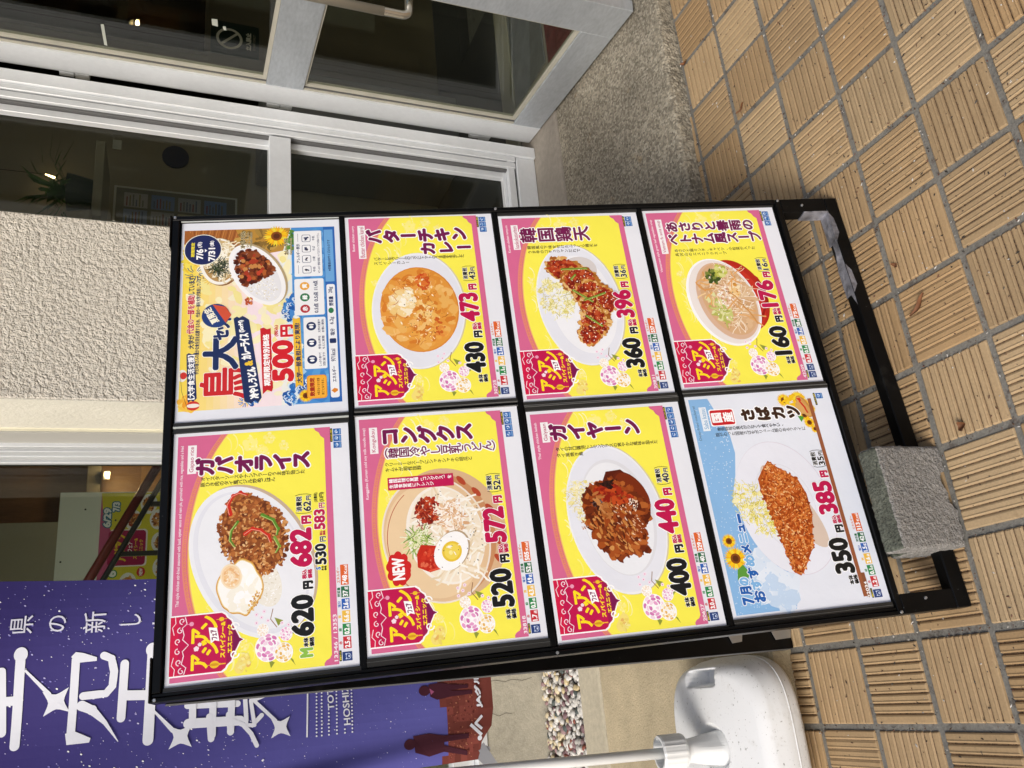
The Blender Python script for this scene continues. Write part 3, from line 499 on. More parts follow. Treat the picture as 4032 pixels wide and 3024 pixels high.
def poster_L3(A):
    fair_base(A); plate(A, 206, 138, 138, 88, -6); A.ell(208, 142, 108, 66, 'dfe0e6', -6, 60); A.ell(206, 140, 104, 62, 'eceef3', -6, 60)
    cabbage(A, 236, 92, 52, 32, 260, -35, ['f3ecc0', 'e2d48c', 'faf7df', 'd3c070', 'efe6b0']); A.blobs(200, 78, 12, 8, 24, 1, 2, ['c98a4a', 'b0682c'])
    A.poly([(268, 120), (292, 132), (294, 160), (270, 186), (220, 204), (196, 200), (210, 180)], '5a1c08'); A.ell(250, 172, 44, 26, '64200a', -32, 40); A.ell(250, 176, 42, 22, '7a2c0e', -32, 40)
    def cl(x, y):
        P = [(130, 128), (148, 106), (176, 92), (204, 84), (240, 84), (262, 96), (272, 112), (276, 140), (258, 166), (236, 186), (212, 200), (196, 196), (186, 178), (172, 186), (142, 182), (136, 164), (150, 160), (136, 148)]
        c = False
        for i in range(len(P)):
            (x1, y1), (x2, y2) = P[i], P[i - 1]
            if (y1 > y) != (y2 > y) and x < (x2 - x1) * (y - y1) / (y2 - y1) + x1: c = not c
        return c
    A.poly([(130, 128), (148, 106), (176, 92), (204, 84), (240, 84), (262, 96), (272, 112), (276, 140), (258, 166), (236, 186), (212, 200), (196, 196), (186, 178), (172, 186), (142, 182), (136, 164), (150, 160), (136, 148)], '84401a')
    A.blobs(205, 140, 80, 64, 900, 4, 9, ['8a3c14', '6e2a0c', 'a34e1c', '9a4416', '5c2008', 'b5622a'], -20, 1.7, clip=cl)
    A.blobs(190, 130, 54, 34, 120, 2, 5, ['c07a3a', 'cf9050', '7a3410', '5e240a'], -30, 2, clip=cl, ang=-30); A.blobs(235, 108, 12, 9, 40, 2, 4, ['2e120a', '4a1c0c', '6a5a5a'], 10, 2)
    A.blobs(250, 138, 18, 34, 70, 3, 6, ['a32c10', '8a1c0a', 'c04a1c'], 10, 1.6, clip=cl); A.blobs(270, 130, 10, 14, 40, 1.5, 4, ['1e0e0a', '3a1a10'], 0, clip=cl)
    A.blobs(196, 160, 40, 22, 60, 0.8, 2.2, ['e3b48c', 'd99a6c', 'f3d9c0'], -20, 2.6, clip=cl, ang=-30); A.blobs(226, 174, 14, 9, 34, 0.8, 2.0, ['f8e0c8', 'fff4e8', 'dba07a'], -20, 2); A.blobs(232, 116, 26, 10, 26, 3, 6, ['b8713a', 'c4834a', 'a35c28'], -20, 2, clip=cl)
    fair_tag(A); peony(A, 0, 8); price(A, '400', '440', '40')
    titles(A, 'Thai style chicken kebab', 'Gaiyaan', 40, [('ガイヤーン', 375, 55, 196, 31, 1.6)], [('タイの甘口醤油にレモングラスの爽やかな風味を加えた', 342, 50, 238), ('タイ風焼き鳥', 330, 50, 92)])
    info(A, '20627', ['3.0', '0.1', '1.0', '2.8', '40'], '329', 5)
def poster_R4(A):
    fair_base(A)
    A.poly([(120, 175), (150, 205), (185, 226), (215, 230), (245, 220), (268, 196), (285, 166), (292, 135), (200, 120)], 'b8281c'); A.ell(206, 168, 86, 60, 'b8281c', -14, 50); A.ell(200, 160, 84, 58, 'c93224', -14, 50); A.line([(140, 200), (190, 228), (240, 218)], 5, '9a1c14')
    A.ell(192, 132, 104, 74, 'fafafc', -12, 60); A.ell(193, 134, 100, 70, 'ece4e0', -12, 60); A.ell(194, 140, 92, 60, 'd9b498', -12, 60); A.ell(198, 144, 86, 55, 'd6ac82', -12, 60)
    A.blobs(198, 146, 78, 48, 70, 5, 12, ['dcb78e', 'cfa274', 'e3c49e'], -12, 2); A.strands(205, 150, 66, 40, 90, 30, 1.3, ['f0ddc0', 'e3c8a0', 'fbf0de'], 0, 0.4)
    A.blobs(180, 120, 40, 20, 60, 3, 7, ['c9cc7a', 'b4b85c', 'e0dfa4'], -20, 2.4); A.strands(226, 108, 26, 16, 16, 24, 3, ['e3ab64', 'd99a54', 'efcf9c'], -20, 0.5); A.blobs(252, 122, 18, 14, 40, 3, 6, ['5a6a28', '3f5220', '7d8a3c']); A.blobs(262, 140, 16, 12, 30, 3, 7, ['c6c75a', 'dbdc8c', 'a8ae44'])
    A.blobs(205, 142, 26, 20, 130, 1.5, 3.6, ['f3dcc6', 'e6bf9c', 'fbf2e8', 'cf9c74'], -10, 1.5); A.blobs(216, 162, 16, 10, 40, 3, 6, ['f0c98a', 'd9983f', 'f7e3bd'], 20); A.strands(168, 172, 30, 10, 9, 34, 3.2, ['dfa868', 'd09654'], -20, 0.2); A.strands(240, 168, 22, 12, 5, 24, 2.4, ['e6a65a'], -20, 0.2)
    A.blobs(200, 150, 76, 46, 30, 0.7, 1.3, ['4a2c18']); A.blobs(200, 146, 76, 46, 40, 0.8, 2.4, ['ffffff', 'fbeeda'], 0, 2.6)
    fair_tag(A); peony(A, 0, 6); price(A, '160', '176', '16')
    titles(A, 'Vietnamese style green leaf vegetables soup', 'Vietnam fu aona soup', 86, [('あさりと春雨の', 377, 58, 230, 25, 0.9), ('ベトナム風スープ', 346, 56, 240, 25, 0.9)], [('あさりと豚ミンチ、キャベツ、小松菜が入った', 318, 56, 228), ('具沢山のエスニックスープ', 308, 56, 162)])
    info(A, '42209', ['0.3', '0.1', '0.5', '1.6', '38'], '75', 3, nanim=2)
def sunflower(A, x, y, r): A.flower(x, y, r, 14, ['f9c71c', 'f6d93a', 'f2b01a'], ['8a4a16', '5c2e10'], 0.42, 0.22)
def poster_L4(A):
    A.rect(0, 0, 420, 300, 'e6eaf4')
    xs = [6, 40, 105, 135, 170, 207, 230, 257, 300, 337, 370, 414]; yb = [120, 132, 112, 90, 66, 50, 56, 66, 76, 74, 62, 46]
    A.add([(x, 7) for x in xs] + list(zip(xs, yb)), [(i, i + 1, i + 13, i + 12) for i in range(11)], '8ab9e6')
    A.blobs(60, 90, 56, 40, 60, 6, 16, ['c4d9f1', 'd8e5f5', 'e2ebf7'], 0)
    for k in range(420):
        x, y = random.uniform(8, 412), random.uniform(9, 118); b = np.interp(x, xs, yb)
        if y < b - 3: A.ell(x, y, 1.2, 1.2, 'b6d2f0' if y < b * 0.7 else 'cfe1f5', n=6)
    A.ell(190, 150, 128, 92, 'dcd6e2', -6, 60); A.ell(190, 149.4, 127, 91.4, 'e9ebf5', -6, 60); A.ell(190, 149.4, 84, 58, 'e2e3ec', -6, 60); A.ell(190, 150, 82, 56, 'e8eaf3', -6, 60); A.ell(190, 166, 92, 28, 'd8c4b4', -28, 40)
    cabbage(A, 190, 92, 62, 34, 330, -32, ['efe04a', 'd9c632', 'f6ee8c', 'b9ac2a', 'fbf8cc', 'e3d65c', 'c9c24a'])
    def cl(x, y):
        P = [(262, 120), (280, 136), (262, 156), (240, 186), (210, 196), (170, 196), (110, 180), (74, 156), (62, 144), (70, 132), (110, 126), (170, 118), (220, 108), (246, 108)]
        c = False
        for i in range(len(P)):
            (x1, y1), (x2, y2) = P[i], P[i - 1]
            if (y1 > y) != (y2 > y) and x < (x2 - x1) * (y - y1) / (y2 - y1) + x1: c = not c
        return c
    A.poly([(262, 120), (280, 136), (262, 156), (240, 186), (210, 196), (170, 196), (110, 180), (74, 156), (62, 144), (70, 132), (110, 126), (170, 118), (220, 108), (246, 108)], 'b4581e')
    A.blobs(172, 150, 112, 46, 1300, 2.4, 4.4, ['b4541a', 'c8662a', '9c4010', 'd9803a', 'a34814'], 0, 1.8, clip=cl); A.blobs(172, 150, 112, 46, 900, 0.9, 2.2, ['eaa763', 'd9803a', 'f3c086', '7a2e0c', 'c25a20'], 0, 2.4, clip=cl)
    for x, y, r in ((402, 202, 15), (404, 232, 16), (392, 240, 14), (380, 252, 11), (352, 242, 12), (338, 250, 9), (384, 214, 12), (368, 236, 13)): sunflower(A, x - 2 if x < 405 else 400, y, r)
    A.blobs(398, 225, 14, 26, 30, 3, 6, ['f9d93a', 'f6c41c']); A.poly([(352, 226), (368, 220), (362, 234)], '4f9a3a')
    A.ell(384, 240, 25, 11, 'c98f4a', -22); A.ell(384, 239, 22, 8.6, 'dba964', -22); A.ell(382, 233, 14, 10, 'dba964', -22); A.line([(370, 244), (384, 240), (396, 233)], 3.6, 'd23324'); A.poly([(394, 234), (402, 228), (403, 236), (397, 238)], 'd23324')
    for k in range(4): A.line([(366 + k, 244 + k * 2.2), (384, 243 + k * 2.2), (402, 236 + k * 2)], 0.5, 'b57c3a')
    A.rrect(356, 42, 391, 93, 4, 'ffffff'); A.rrect(358, 44, 389, 91, 4, 'cc2229'); A.vert('国産', 373.5, 56, 79, 22, 'ffffff', 0.9)
    A.vert('さばカツ', 375, 120, 214, 29, '3c2416', 2.0, 2.0)
    A.fit('Deep-fried mackerel', 330, 12, 400, 18.5, '5f7f9c', 0.12); A.rect(348, 24, 397, 38.5, 'eaf2fb'); A.fit('Saba katsu', 352, 27, 394, 36, '7fb0d8', 0.1)
    A.vert('青魚特有の臭みが少なくて食べやすい、', 350, 56, 184, 8.4, '2c2c30', 0.12); A.vert('脂がのった国産さばをボリューム感のあるフライに', 339, 50, 226, 8.4, '2c2c30', 0.12)
    sunflower(A, 104, 29, 22); sunflower(A, 136, 24, 14); A.poly([(62, 40), (66, 24), (84, 28), (92, 40), (76, 50)], '5c9a3c')
    for t, x0, y0, x1, y1, c in (('7', 22, 24, 36, 46, '1f5fb0'), ('月', 38, 24, 54, 46, '1f5fb0'), ('の', 55, 26, 70, 44, '7fb6e6'), ('お', 24, 46, 45, 68, '1f5fb0'), ('す', 46, 46, 66, 66, '7fb6e6'), ('す', 66, 45, 86, 65, '1f5fb0'), ('め', 87, 44, 108, 64, '7fb6e6'), ('メ', 110, 44, 127, 62, '1f5fb0'), ('ニ', 130, 45, 148, 60, '7fb6e6'), ('ュ', 150, 48, 164, 60, '1f5fb0'), ('ー', 166, 50, 184, 56, '1f5fb0')): A.fit(t, x0, y0, x1, y1, c, 1.3, 1.3, 'f4f8fd')
    A.rect(14, 251, 400, 258.5, '9a5a38')
    price(A, '350', '385', '35'); A.rect(12, 258, 56, 265, '8a5436'); info(A, '22034', ['1.2', '0.1', '2.6', '1.5', '42'], '313', 1, True)
def poster_R1(A):
    A.rect(0, 0, 420, 300, 'e6e9f2'); X0, X1, Y0, Y1 = 22, 403, 5, 290
    n = 24
    for i in range(n):
        y0 = Y0 + (Y1 - Y0) * i / n; y1 = Y0 + (Y1 - Y0) * (i + 1) / n; t = i / n
        c = (0.97, 0.86 + 0.08 * t, 0.34 + 0.58 * min(1, t * 2.4)) if t < 0.6 else (0.95 - 0.6 * (t - 0.6), 0.95 - 0.3 * (t - 0.6), 0.92); A.rect(X0, y0, X1, y1, lin(c))
    A.blobs(212, 150, 176, 134, 160, 6, 14, ['f6ecb0', 'f9f1c4', 'f4e79a', 'f7efd0'], 0, 1.6, z1=2e-4)
    A.blobs(40, 22, 18, 16, 50, 3, 7, ['f2b53a', 'f6c84e', 'eda02a', 'f8d56a']); A.blobs(330, 16, 60, 10, 50, 3, 8, ['f2dc4a', 'f6e35e', 'e8c63a'])
    A.poly([(X1, 5), (X1, 150), (330, 96), (372, 5)], 'a4622c')
    for k in range(26): A.line([(376 + k * 1.0 - 50 + k * 2, 100 - k * 3.5), (403, 118 - k * 4.3)], 1.5, ['c98848', '8a4c20', 'b87438'][k % 3])
    A.poly([(X1, 100), (X1, 205), (350, 190), (340, 130)], 'b98a3a'); A.blobs(378, 150, 24, 48, 60, 3, 8, ['8a6a30', 'a8843c', '6e5a2c', 'c29a4c'])
    A.rect(X0, 206, X1, Y1, '4f93d6'); A.blobs(212, 248, 186, 40, 130, 6, 14, ['5a9edb', '3f84cc', '74b0e4', '4a8fd4'], 0, 1.6, z1=2e-4, clip=lambda x, y: X0 + 12 < x < X1 - 12 and y < 278); A.rect(X0, 268, X1, Y1, '2d66b4')
    A.blobs(120, 208, 96, 8, 60, 5, 11, ['a9d0ee', 'd9ebf6', 'f4f4e6'], 0, 1.8)
    for cx, cy, R in ((46, 212, 20), (66, 222, 16), (212, 200, 18), (232, 206, 15), (36, 196, 12), (40, 132, 10)):     # blue wave scales
        A.blobs(cx, cy, R, R * 0.8, 24, 3, 7, ['2f72c0', '4a8cd2', '1f57a4'])
        for k in range(7): A.spiral(cx + random.uniform(-R, R) * 0.8, cy + random.uniform(-R, R) * 0.6, 5, pi, 0.5, 1.6, 'dbeaf7'); 
    for cx, cy, R, cl_ in ((354, 22, 0, ''), (306, 28, 20, '27407c'), (296, 54, 16, 'd9b64a'), (34, 118, 11, '5a8ac8')):
        if R:
            for k in range(16): a = k * pi / 8; A.line([(cx + R * 0.3 * cos(a), cy + R * 0.3 * sin(a)), (cx + R * 0.7 * cos(a + 0.1), cy + R * 0.7 * sin(a + 0.1)), (cx + R * cos(a + 0.3), cy + R * sin(a + 0.3))], 1.4, cl_ if k % 3 else 'f3c93a')
    A.ell(32, 30, 9, 11, 'd23a2c'); A.ell(32, 30, 4, 11, 'f3ece0'); A.ell(92, 10, 12, 8, 'f0ede4'); A.ell(92, 12, 7, 6, 'd2382e'); A.line([(24, 22), (60, 10), (100, 6)], 0.6, '4a4a40')
    A.poly([(44, 20), (134, 16), (137, 20), (134, 26), (137, 30), (46, 36), (40, 30), (43, 26), (38, 22)], '22315e'); A.fit('【大学食生活支援】', 44, 19.5, 133, 31.5, 'ffffff', 0.4, rot=-1.5)
    A.fit('大学が', 145, 18, 174, 29, '22315e', 0.4); A.fit('代金の一部を補助', 176, 14.5, 258, 28, 'c9303a', 0.5, 0.4); A.fit('しています!', 260, 15.5, 300, 27, '22315e', 0.4)
    A.fit('学生の皆さんの豊かな食生活を応援するため、代金の一部を大学が負担しています。', 93, 30, 302, 38, '22315e', 0.2)
    A.fit('鳥', 40, 40, 104, 122, 'cc2a2e', 1.9, 0.8); A.fit('大', 98, 44, 168, 108, '22315e', 2.8, 1.0)
    A.fit('セ', 160, 62, 182, 90, '22315e', 1.7, 0.8); A.fit('ッ', 181, 68, 200, 92, '22315e', 1.5, 0.8); A.fit('ト', 200, 62, 218, 94, '22315e', 1.7, 0.8)
    A.ell(212, 66, 25, 25, '27407c', -30); A.poly([(196, 84), (236, 60), (230, 84), (212, 94)], 'd2553a'); A.fit('夏限定', 194, 50, 230, 66, 'f8f4e0', 0.6, rot=-28)
    A.poly([(32, 124), (34, 118), (204, 98), (208, 104), (205, 108), (209, 114), (205, 120), (200, 126), (40, 148), (30, 142), (35, 136), (29, 130)], '22315e'); A.fit('冷やしうどん', 38, 124, 102, 141, 'ffffff', 1.0, rot=-6); A.fit('&', 104, 118, 115, 133, 'f3c93a', 1.0, rot=-6); A.fit('カレーライス', 117, 110, 172, 128, 'ffffff', 1.0, rot=-6); A.fit('(SorM)', 174, 107, 200, 118, 'ffffff', 0.5, rot=-6)
    A.ell(330, 74, 54, 38, '8a5a30', -4); A.ell(331, 71, 53, 36, 'd8c49c', -4, 50); A.ell(331, 70, 52, 35.5, 'f7f4ec', -4, 50); A.ell(332, 71, 47, 31, 'b9935a', -4, 50); A.ell(336, 75, 42, 27, 'd3b67e', -4, 50); A.strands(336, 78, 36, 20, 190, 24, 2.6, ['f8efd6', 'e9dab4', 'fffaea', 'c9b282', 'f3e7c6'], 0, 0.9); A.strands(316, 72, 15, 13, 110, 14, 1.0, ['2a3020', '3c4a2c'], 0, 0.2); A.blobs(342, 54, 9, 7, 40, 1, 2.4, ['5f8f3c', '3f6a2c', '8ab05a'])
    A.ell(358, 40, 35, 35, 'f6f4e6'); A.ell(358, 40, 33.5, 33.5, '232a5c', 0, 60); A.fit('期間限定', 342, 18, 375, 25, 'e9d93a', 0.4); A.fit('7/6', 336, 28, 360, 41, 'ffffff', 0.8); A.fit('(月)', 363, 30, 376, 39, 'ffffff', 0.3); A.poly([(352, 43.5), (360, 43.5), (356, 48)], 'ffffff'); A.fit('7/31', 332, 50, 362, 63, 'ffffff', 0.8); A.fit('(金)', 365, 52, 378, 61, 'ffffff', 0.3)
    A.ell(300, 144, 76, 44, 'b9a47c', -30, 60); A.ell(298, 141, 75, 43, 'f7f7f8', -30, 60); A.ell(297, 141, 66, 35, 'e9e9ec', -30, 60)
    def ic(x, y): u, v = (x - 298) * cos(radians(30)) - (y - 142) * sin(radians(30)), (x - 298) * sin(radians(30)) + (y - 142) * cos(radians(30)); return (u / 62) ** 2 + (v / 33) ** 2 < 1
    rice(A, 262, 150, 34, 30, 0, 260, clip=ic)
    A.blobs(310, 140, 60, 44, 620, 3, 6, ['6e3014', '5a240e', '84401c', '4c1c0a', '95502a'], 0, 1.5, clip=lambda x, y: ic(x, y) and x - 0.5 * (y - 140) > 284); A.blobs(316, 140, 46, 34, 40, 3.5, 6, ['b5622c', 'c2452a', 'c98a4a', 'a83a20'], 0, 1.2, clip=lambda x, y: ic(x, y) and x - 0.5 * (y - 140) > 290); A.blobs(240, 126, 9, 7, 30, 1, 3, ['c2552c', 'a83c1c', 'd9804a'])
    A.fit('冷やしうどん', 358, 110, 397, 119, '2a2018', 0.3, 0.7, 'e9d9a8'); A.fit('ひやしうどん', 360, 121, 395, 125.5, '4a3820', 0.1, 0.4, 'e9d9a8'); A.fit('Hiyashi udon', 360, 127, 394, 133, '2a2018', 0.1, 0.4, 'e9d9a8')
    sunflower(A, 384, 178, 25); A.blobs(372, 206, 24, 8, 20, 3, 6, ['4a7a30', '5f8f3c']); A.fit('カレーライス', 340, 192, 378, 200, '2a2018', 0.3, 0.6, 'e9d9a8'); A.fit('Curry sauce on rice', 340, 203, 378, 208, '2a2018', 0.1, 0.4, 'e9d9a8')
    A.poly([(46, 150), (180, 146), (182, 152), (178, 158), (180, 165), (58, 168), (50, 166), (54, 158)], 'c9242c'); A.fit('期間限定特別価格', 62, 151, 168, 163, 'ffffff', 0.5, rot=-1)
    A.fit('500', 68, 166, 154, 206, 'd3222c', 3.0, 1.0); A.fit('円', 160, 182, 186, 206, 'd3222c', 1.4, 0.9); A.fit('(税込)', 162, 171, 186, 179, 'c9242c', 0.4)
    A.poly([(54, 208), (200, 205), (197, 211), (200, 219), (56, 222), (60, 214)], 'f0bf3a'); A.fit('大学一部負担により実現!', 64, 209, 188, 219, '22315e', 0.4, rot=-1)
    sunflower(A, 38, 226, 14); A.rrect(31, 228, 78, 264, 6, 'f0a02a'); A.rrect(33, 230, 76, 262, 5, 'f7b23c'); A.fit('数量限定', 36, 233, 73, 242, 'a8321c', 0.5); A.fit('※各日なくなり次第', 38, 246, 72, 251, '6a3a14', 0.1); A.fit('終了となります。', 38, 254, 70, 259, '6a3a14', 0.1)
    A.rrect(91, 225, 199, 266, 3, 'f2f3f5')
    for k, t in enumerate((('しっかり食べて', '元気に過ごそう!'), ('学生の声を', 'もとに実現!'), ('大学の支援で', 'お得に提供!'))):
        cx = 110 + k * 35; A.ell(cx, 239, 9, 9, '22315e'); A.ell(cx - 2, 239, 2.5, 4, 'ffffff'); A.ell(cx + 3, 239, 1.6, 5, 'ffffff'); A.fit(t[0], cx - 14, 251, cx + 14, 256, '22315e', 0.12); A.fit(t[1], cx - 14, 258, cx + 14, 263, '22315e', 0.12)
    A.rrect(204, 210, 284, 265, 3, 'f2f3f5')
    for cx, t, c, v in ((218, '赤', 'b8303a', '0.5点'), (243, '緑', '2f7a4c', '0.5点'), (268, '黄', 'e9a93a', '11.4点')): A.ell(cx, 229, 9, 9, c); A.fit(t, cx - 5, 224, cx + 5, 234, 'ffffff', 0.4); A.fit(v, cx - 10, 245, cx + 11, 254, '22315e', 0.3)
    A.rrect(289, 211, 394, 264, 3, 'f2f3f5'); A.fit('アレルギー表示', 320, 215, 364, 222, '22315e', 0.2); A.line([(296, 218.5), (315, 218.5)], 0.6, '22315e'); A.line([(369, 218.5), (388, 218.5)], 0.6, '22315e')
    for k, t in enumerate(('牛肉', '小麦', 'そば', '牛乳')):
        x = 296 + k * 24; A.rrect(x, 226, x + 17, 243, 3, '4a5474'); A.rrect(x + 1, 227, x + 16, 242, 2.4, 'f2f3f5'); A.blobs(x + 8.5, 234.5, 4, 3.5, 9, 1, 2.2, ['22315e', '3a2a30'], z1=3e-5); A.fit(t, x + 3, 246, x + 14, 251, '22315e', 0.1)
    A.fit('※アレルギー情報の詳細についてはスタッフまでお尋ねください。', 296, 255, 388, 260, '22315e', 0.08)
    A.rrect(31, 270, 270, 286, 4, 'f0f2f6'); A.poly([(44, 283), (40, 277), (45, 271.5), (50, 277), (48, 283)], 'e0872a'); A.fit('エネルギー', 62, 274, 94, 281.5, '22315e', 0.2); A.fit('971kcal', 104, 273.5, 130, 281.5, '22315e', 0.2); A.rrect(142, 272, 152, 284, 2, '22315e'); A.fit('塩分', 158, 273.5, 173, 282, '22315e', 0.25); A.fit('6.2g', 182, 273.5, 198, 282.5, '22315e', 0.2); A.ell(212, 277, 6, 5, '2f7a4c'); A.fit('野菜量', 222, 273.5, 243, 282, '22315e', 0.25); A.fit('28g', 250, 273.5, 264, 282.5, '22315e', 0.2)
    A.rect(276, 269, 396, 286, '6fa8dc'); A.fit('※栄養価はMサイズのものです', 300, 274.5, 372, 280.5, '22315e', 0.12)
    for cx, cy in ((60, 60), (120, 54), (52, 96)): pass

# ================================================================== THE SETTING
T = 0.16477; JT = 0.0135
def ramp_lerp(a, b, t): return tuple(a[i] + (b[i] - a[i]) * t for i in range(3))
# ground: one grout sheet to the horizon, then the ribbed tiles with real grooves near the camera
mb = MB(); mb.face([(-60, -80, -0.0045), (60, -80, -0.0045), (60, 60, -0.0045), (-60, 60, -0.0045)])
mb.obj('ground', M_grout, origin=(0, 0, 0), kind='structure')
mb = MB(); rnd = random.Random(11)
for i in range(-2, 22):
    for j in range(-10, 28):
        x0, x1 = -(j + 1) * T + JT / 2, -j * T - JT / 2; y0, y1 = -(i + 1) * T + JT / 2, -i * T - JT / 2
        if y1 + 0.03 * ((x0 + x1) / 2) > 0.15: continue
        far = x0 < -3.4 or x1 > 1.0 or y1 < -2.1
        base = ramp_lerp((0.355, 0.228, 0.110), (0.40, 0.290, 0.165), rnd.random()); gd = rnd.choice([0.35, 0.6, 0.8, 1.0, 1.0]); k = rnd.uniform(0.84, 1.10); base = tuple(v * k for v in base)
        z = rnd.uniform(-0.0006, 0.0006)
        jx, jy = rnd.uniform(-0.0009, 0.0009), rnd.uniform(-0.0009, 0.0009); x0 += jx; x1 += jx; y0 += jy; y1 += jy
        alongX = (i + j) % 2 != 0
        if far: 
            mb.box(W_, x0, x1, y0, y1, -0.005, z, 0); mb.c[-6:] = [base] * 6; continue
        def P(u, v, h): return (x0 + (x1 - x0) * u, y0 + (y1 - y0) * v, z + h) if alongX else (x0 + (x1 - x0) * v, y0 + (y1 - y0) * u, z + h)
        nb = 8; g = 0.0165; prof = [(0.0, -0.006, 0), (0.006, -0.0012, 0), (0.02, 0.0, 0)]
        for q in range(1, nb):
            v = q / nb + rnd.uniform(-0.002, 0.002); prof += [(v - g - 0.016, 0.0006, 0), (v - g, -0.0005, 0), (v - g * 0.6 * gd, -0.0036 * gd, 1), (v + g * 0.6 * gd, -0.0036 * gd, 1), (v + g, -0.0002, 0), (v + g + 0.012, 0.0011, 0), (v + g + 0.028, 0.0, 0)]
        prof += [(0.98, 0.0, 0), (0.994, -0.0012, 0), (1.0, -0.006, 0)]
        us = [0.0, 0.006, 0.02, 0.98, 0.994, 1.0]; dz = [-0.006, -0.0012, 0, 0, -0.0012, -0.006]
        for a in range(len(prof) - 1):
            m_ = 1 if prof[a][2] and prof[a + 1][2] else 0
            for b in range(5):
                hs = [min(prof[a][1], 0) + dz[b] if dz[b] else prof[a][1], min(prof[a][1], 0) + dz[b + 1] if dz[b + 1] else prof[a][1], min(prof[a + 1][1], 0) + dz[b + 1] if dz[b + 1] else prof[a + 1][1], min(prof[a + 1][1], 0) + dz[b] if dz[b] else prof[a + 1][1]]
                mb.face([P(us[b], prof[a][0], hs[0]), P(us[b + 1], prof[a][0], hs[1]), P(us[b + 1], prof[a + 1][0], hs[2]), P(us[b], prof[a + 1][0], hs[3])], m_, base)
tiles = mb.obj('tile_paving', [M_tile, M_groove], origin=(-1.4, -0.8, 0), kind='structure')

# raised slab of washed aggregate, with a slightly ragged worn front edge
def slab(x0, x1, y0, y1, z1, mt, name, rag=0.004, z0=-0.10):
    mb = MB(); n = max(2, int((x1 - x0) / 0.012)); rn = random.Random(3); rows = []
    off = [0.0] * (n + 1); a = 0
    for i in range(n + 1): a = a * 0.7 + rn.uniform(-1, 1) * rag; off[i] = a
    xs = [x0 + (x1 - x0) * i / n for i in range(n + 1)]
    rows.append([F(x, y0 - 0.002 + off[i] * 0.3, z0) for i, x in enumerate(xs)]); rows.append([F(x, y0 + off[i] * 0.5, z1 - 0.012) for i, x in enumerate(xs)])
    rows.append([F(x, y0 + 0.004 + off[i], z1 - 0.003 + 0.3 * off[(i * 7) % n]) for i, x in enumerate(xs)]); rows.append([F(x, y0 + 0.016, z1) for x in xs]); rows.append([F(x, y1, z1) for x in xs]); rows.append([F(x, y1, z0) for x in xs])
    mb.grid(rows); mb.face([r[0] for r in rows]); mb.face([r[-1] for r in rows][::-1])
    return mb.obj(name, mt, origin=F((x0 + x1) / 2, y0, 0), kind='structure')
slab(-1.15, 4.0, 0.0, 0.70, 0.050, M_slab, 'entrance_pavement')
slab(-5.0, -1.151, 0.0, 0.884, 0.049, M_apron, 'concrete_apron', rag=0.002)
slab(-1.1505, -0.986, 0.701, 0.884, 0.049, M_apron, 'concrete_apron', rag=0)
slab(-5.0, -0.99, 0.885, 1.038, 0.053, M_conc2, 'gutter_edge', rag=0.002)
slab(-0.985, 1.9, 0.702, 1.02, 0.057, M_thresh, 'door_step', rag=0.003)
mb = MB(); mb.box(F, -5.0, -0.97, 1.04, 1.44, -0.14, -0.03); mb.obj('gutter_bed', M_crack, origin=F(-2, 1.04, -0.03), kind='structure')
# pebbles in the gutter
mb = MB(); rn = random.Random(5)
import bmesh as _bm
b_ = _bm.new(); _bm.ops.create_icosphere(b_, subdivisions=2, radius=1); SV = [v.co.copy() for v in b_.verts]; SF = [tuple(v.index for v in f.verts) for f in b_.faces]; b_.free()
PAL = [((0.62, 0.60, 0.56), 46), ((0.50, 0.48, 0.44), 14), ((0.20, 0.12, 0.13), 12), ((0.29, 0.19, 0.19), 9), ((0.075, 0.09, 0.085), 9), ((0.20, 0.06, 0.04), 4), ((0.58, 0.47, 0.27), 4)]
def pick(): 
    t = rn.uniform(0, 100)
    for c, wgt in PAL:
        t -= wgt
        if t <= 0: return c
    return PAL[0][0]
for k in range(5400):
    lay = k % 3; x = rn.uniform(-2.75, -1.25) if k % 5 else rn.uniform(-3.6, -0.98); y = rn.uniform(1.048, 1.430); r = rn.uniform(0.0070, 0.0122) * (1.25 if rn.random() < 0.12 else 1); c = pick(); kk = rn.uniform(0.8, 1.12); c = tuple(v * kk for v in c)
    if x < -1.80 and y > 1.28 and rn.random() < 0.3: c = (0.60 * kk, 0.51 * kk, 0.34 * kk)
    z = -0.020 + lay * 0.019 + rn.uniform(-0.003, 0.004); sx, sy, sz = rn.uniform(1.0, 1.5), rn.uniform(0.85, 1.1), rn.uniform(0.6, 0.85); R3 = Matrix.Rotation(rn.uniform(0, pi), 3, 'Z') @ Matrix.Rotation(rn.uniform(-0.5, 0.5), 3, 'X') @ Matrix.Rotation(rn.uniform(-0.4, 0.4), 3, 'Y')
    ph = [rn.uniform(0, 6) for _ in range(3)]; ct = F(x, y, z); n = len(mb.v)
    for v in SV:
        q = 1 + 0.10 * sin(2.3 * v.x + ph[0]) + 0.09 * sin(2.9 * v.y + ph[1]) + 0.06 * sin(3.1 * v.z + ph[2]); mb.v.append(tuple(ct + R3 @ Vector((v.x * sx * q * r, v.y * sy * q * r, v.z * sz * q * r))))
    for f in SF: mb.f.append(tuple(i + n for i in f)); mb.m.append(0); mb.c.append(c)
me = None
o = mb.obj('pebbles', M_stone, origin=F(-2, 1.24, -0.03), kind='stuff'); o.data.polygons.foreach_set('use_smooth', [True] * len(o.data.polygons))
o['label'] = 'white, plum and dark washed pebbles filling the gutter below the window'; o['category'] = 'pebbles'

# ------------------------------------------------------------------ building shell
def box_obj(name, m, fn, b, parent=None, bev=0.0, origin=None, kind=None, label=None):
    mb = MB(); mb.box(fn, *b, bev=bev); return mb.obj(name, m, parent, origin=origin, kind=kind, label=label)
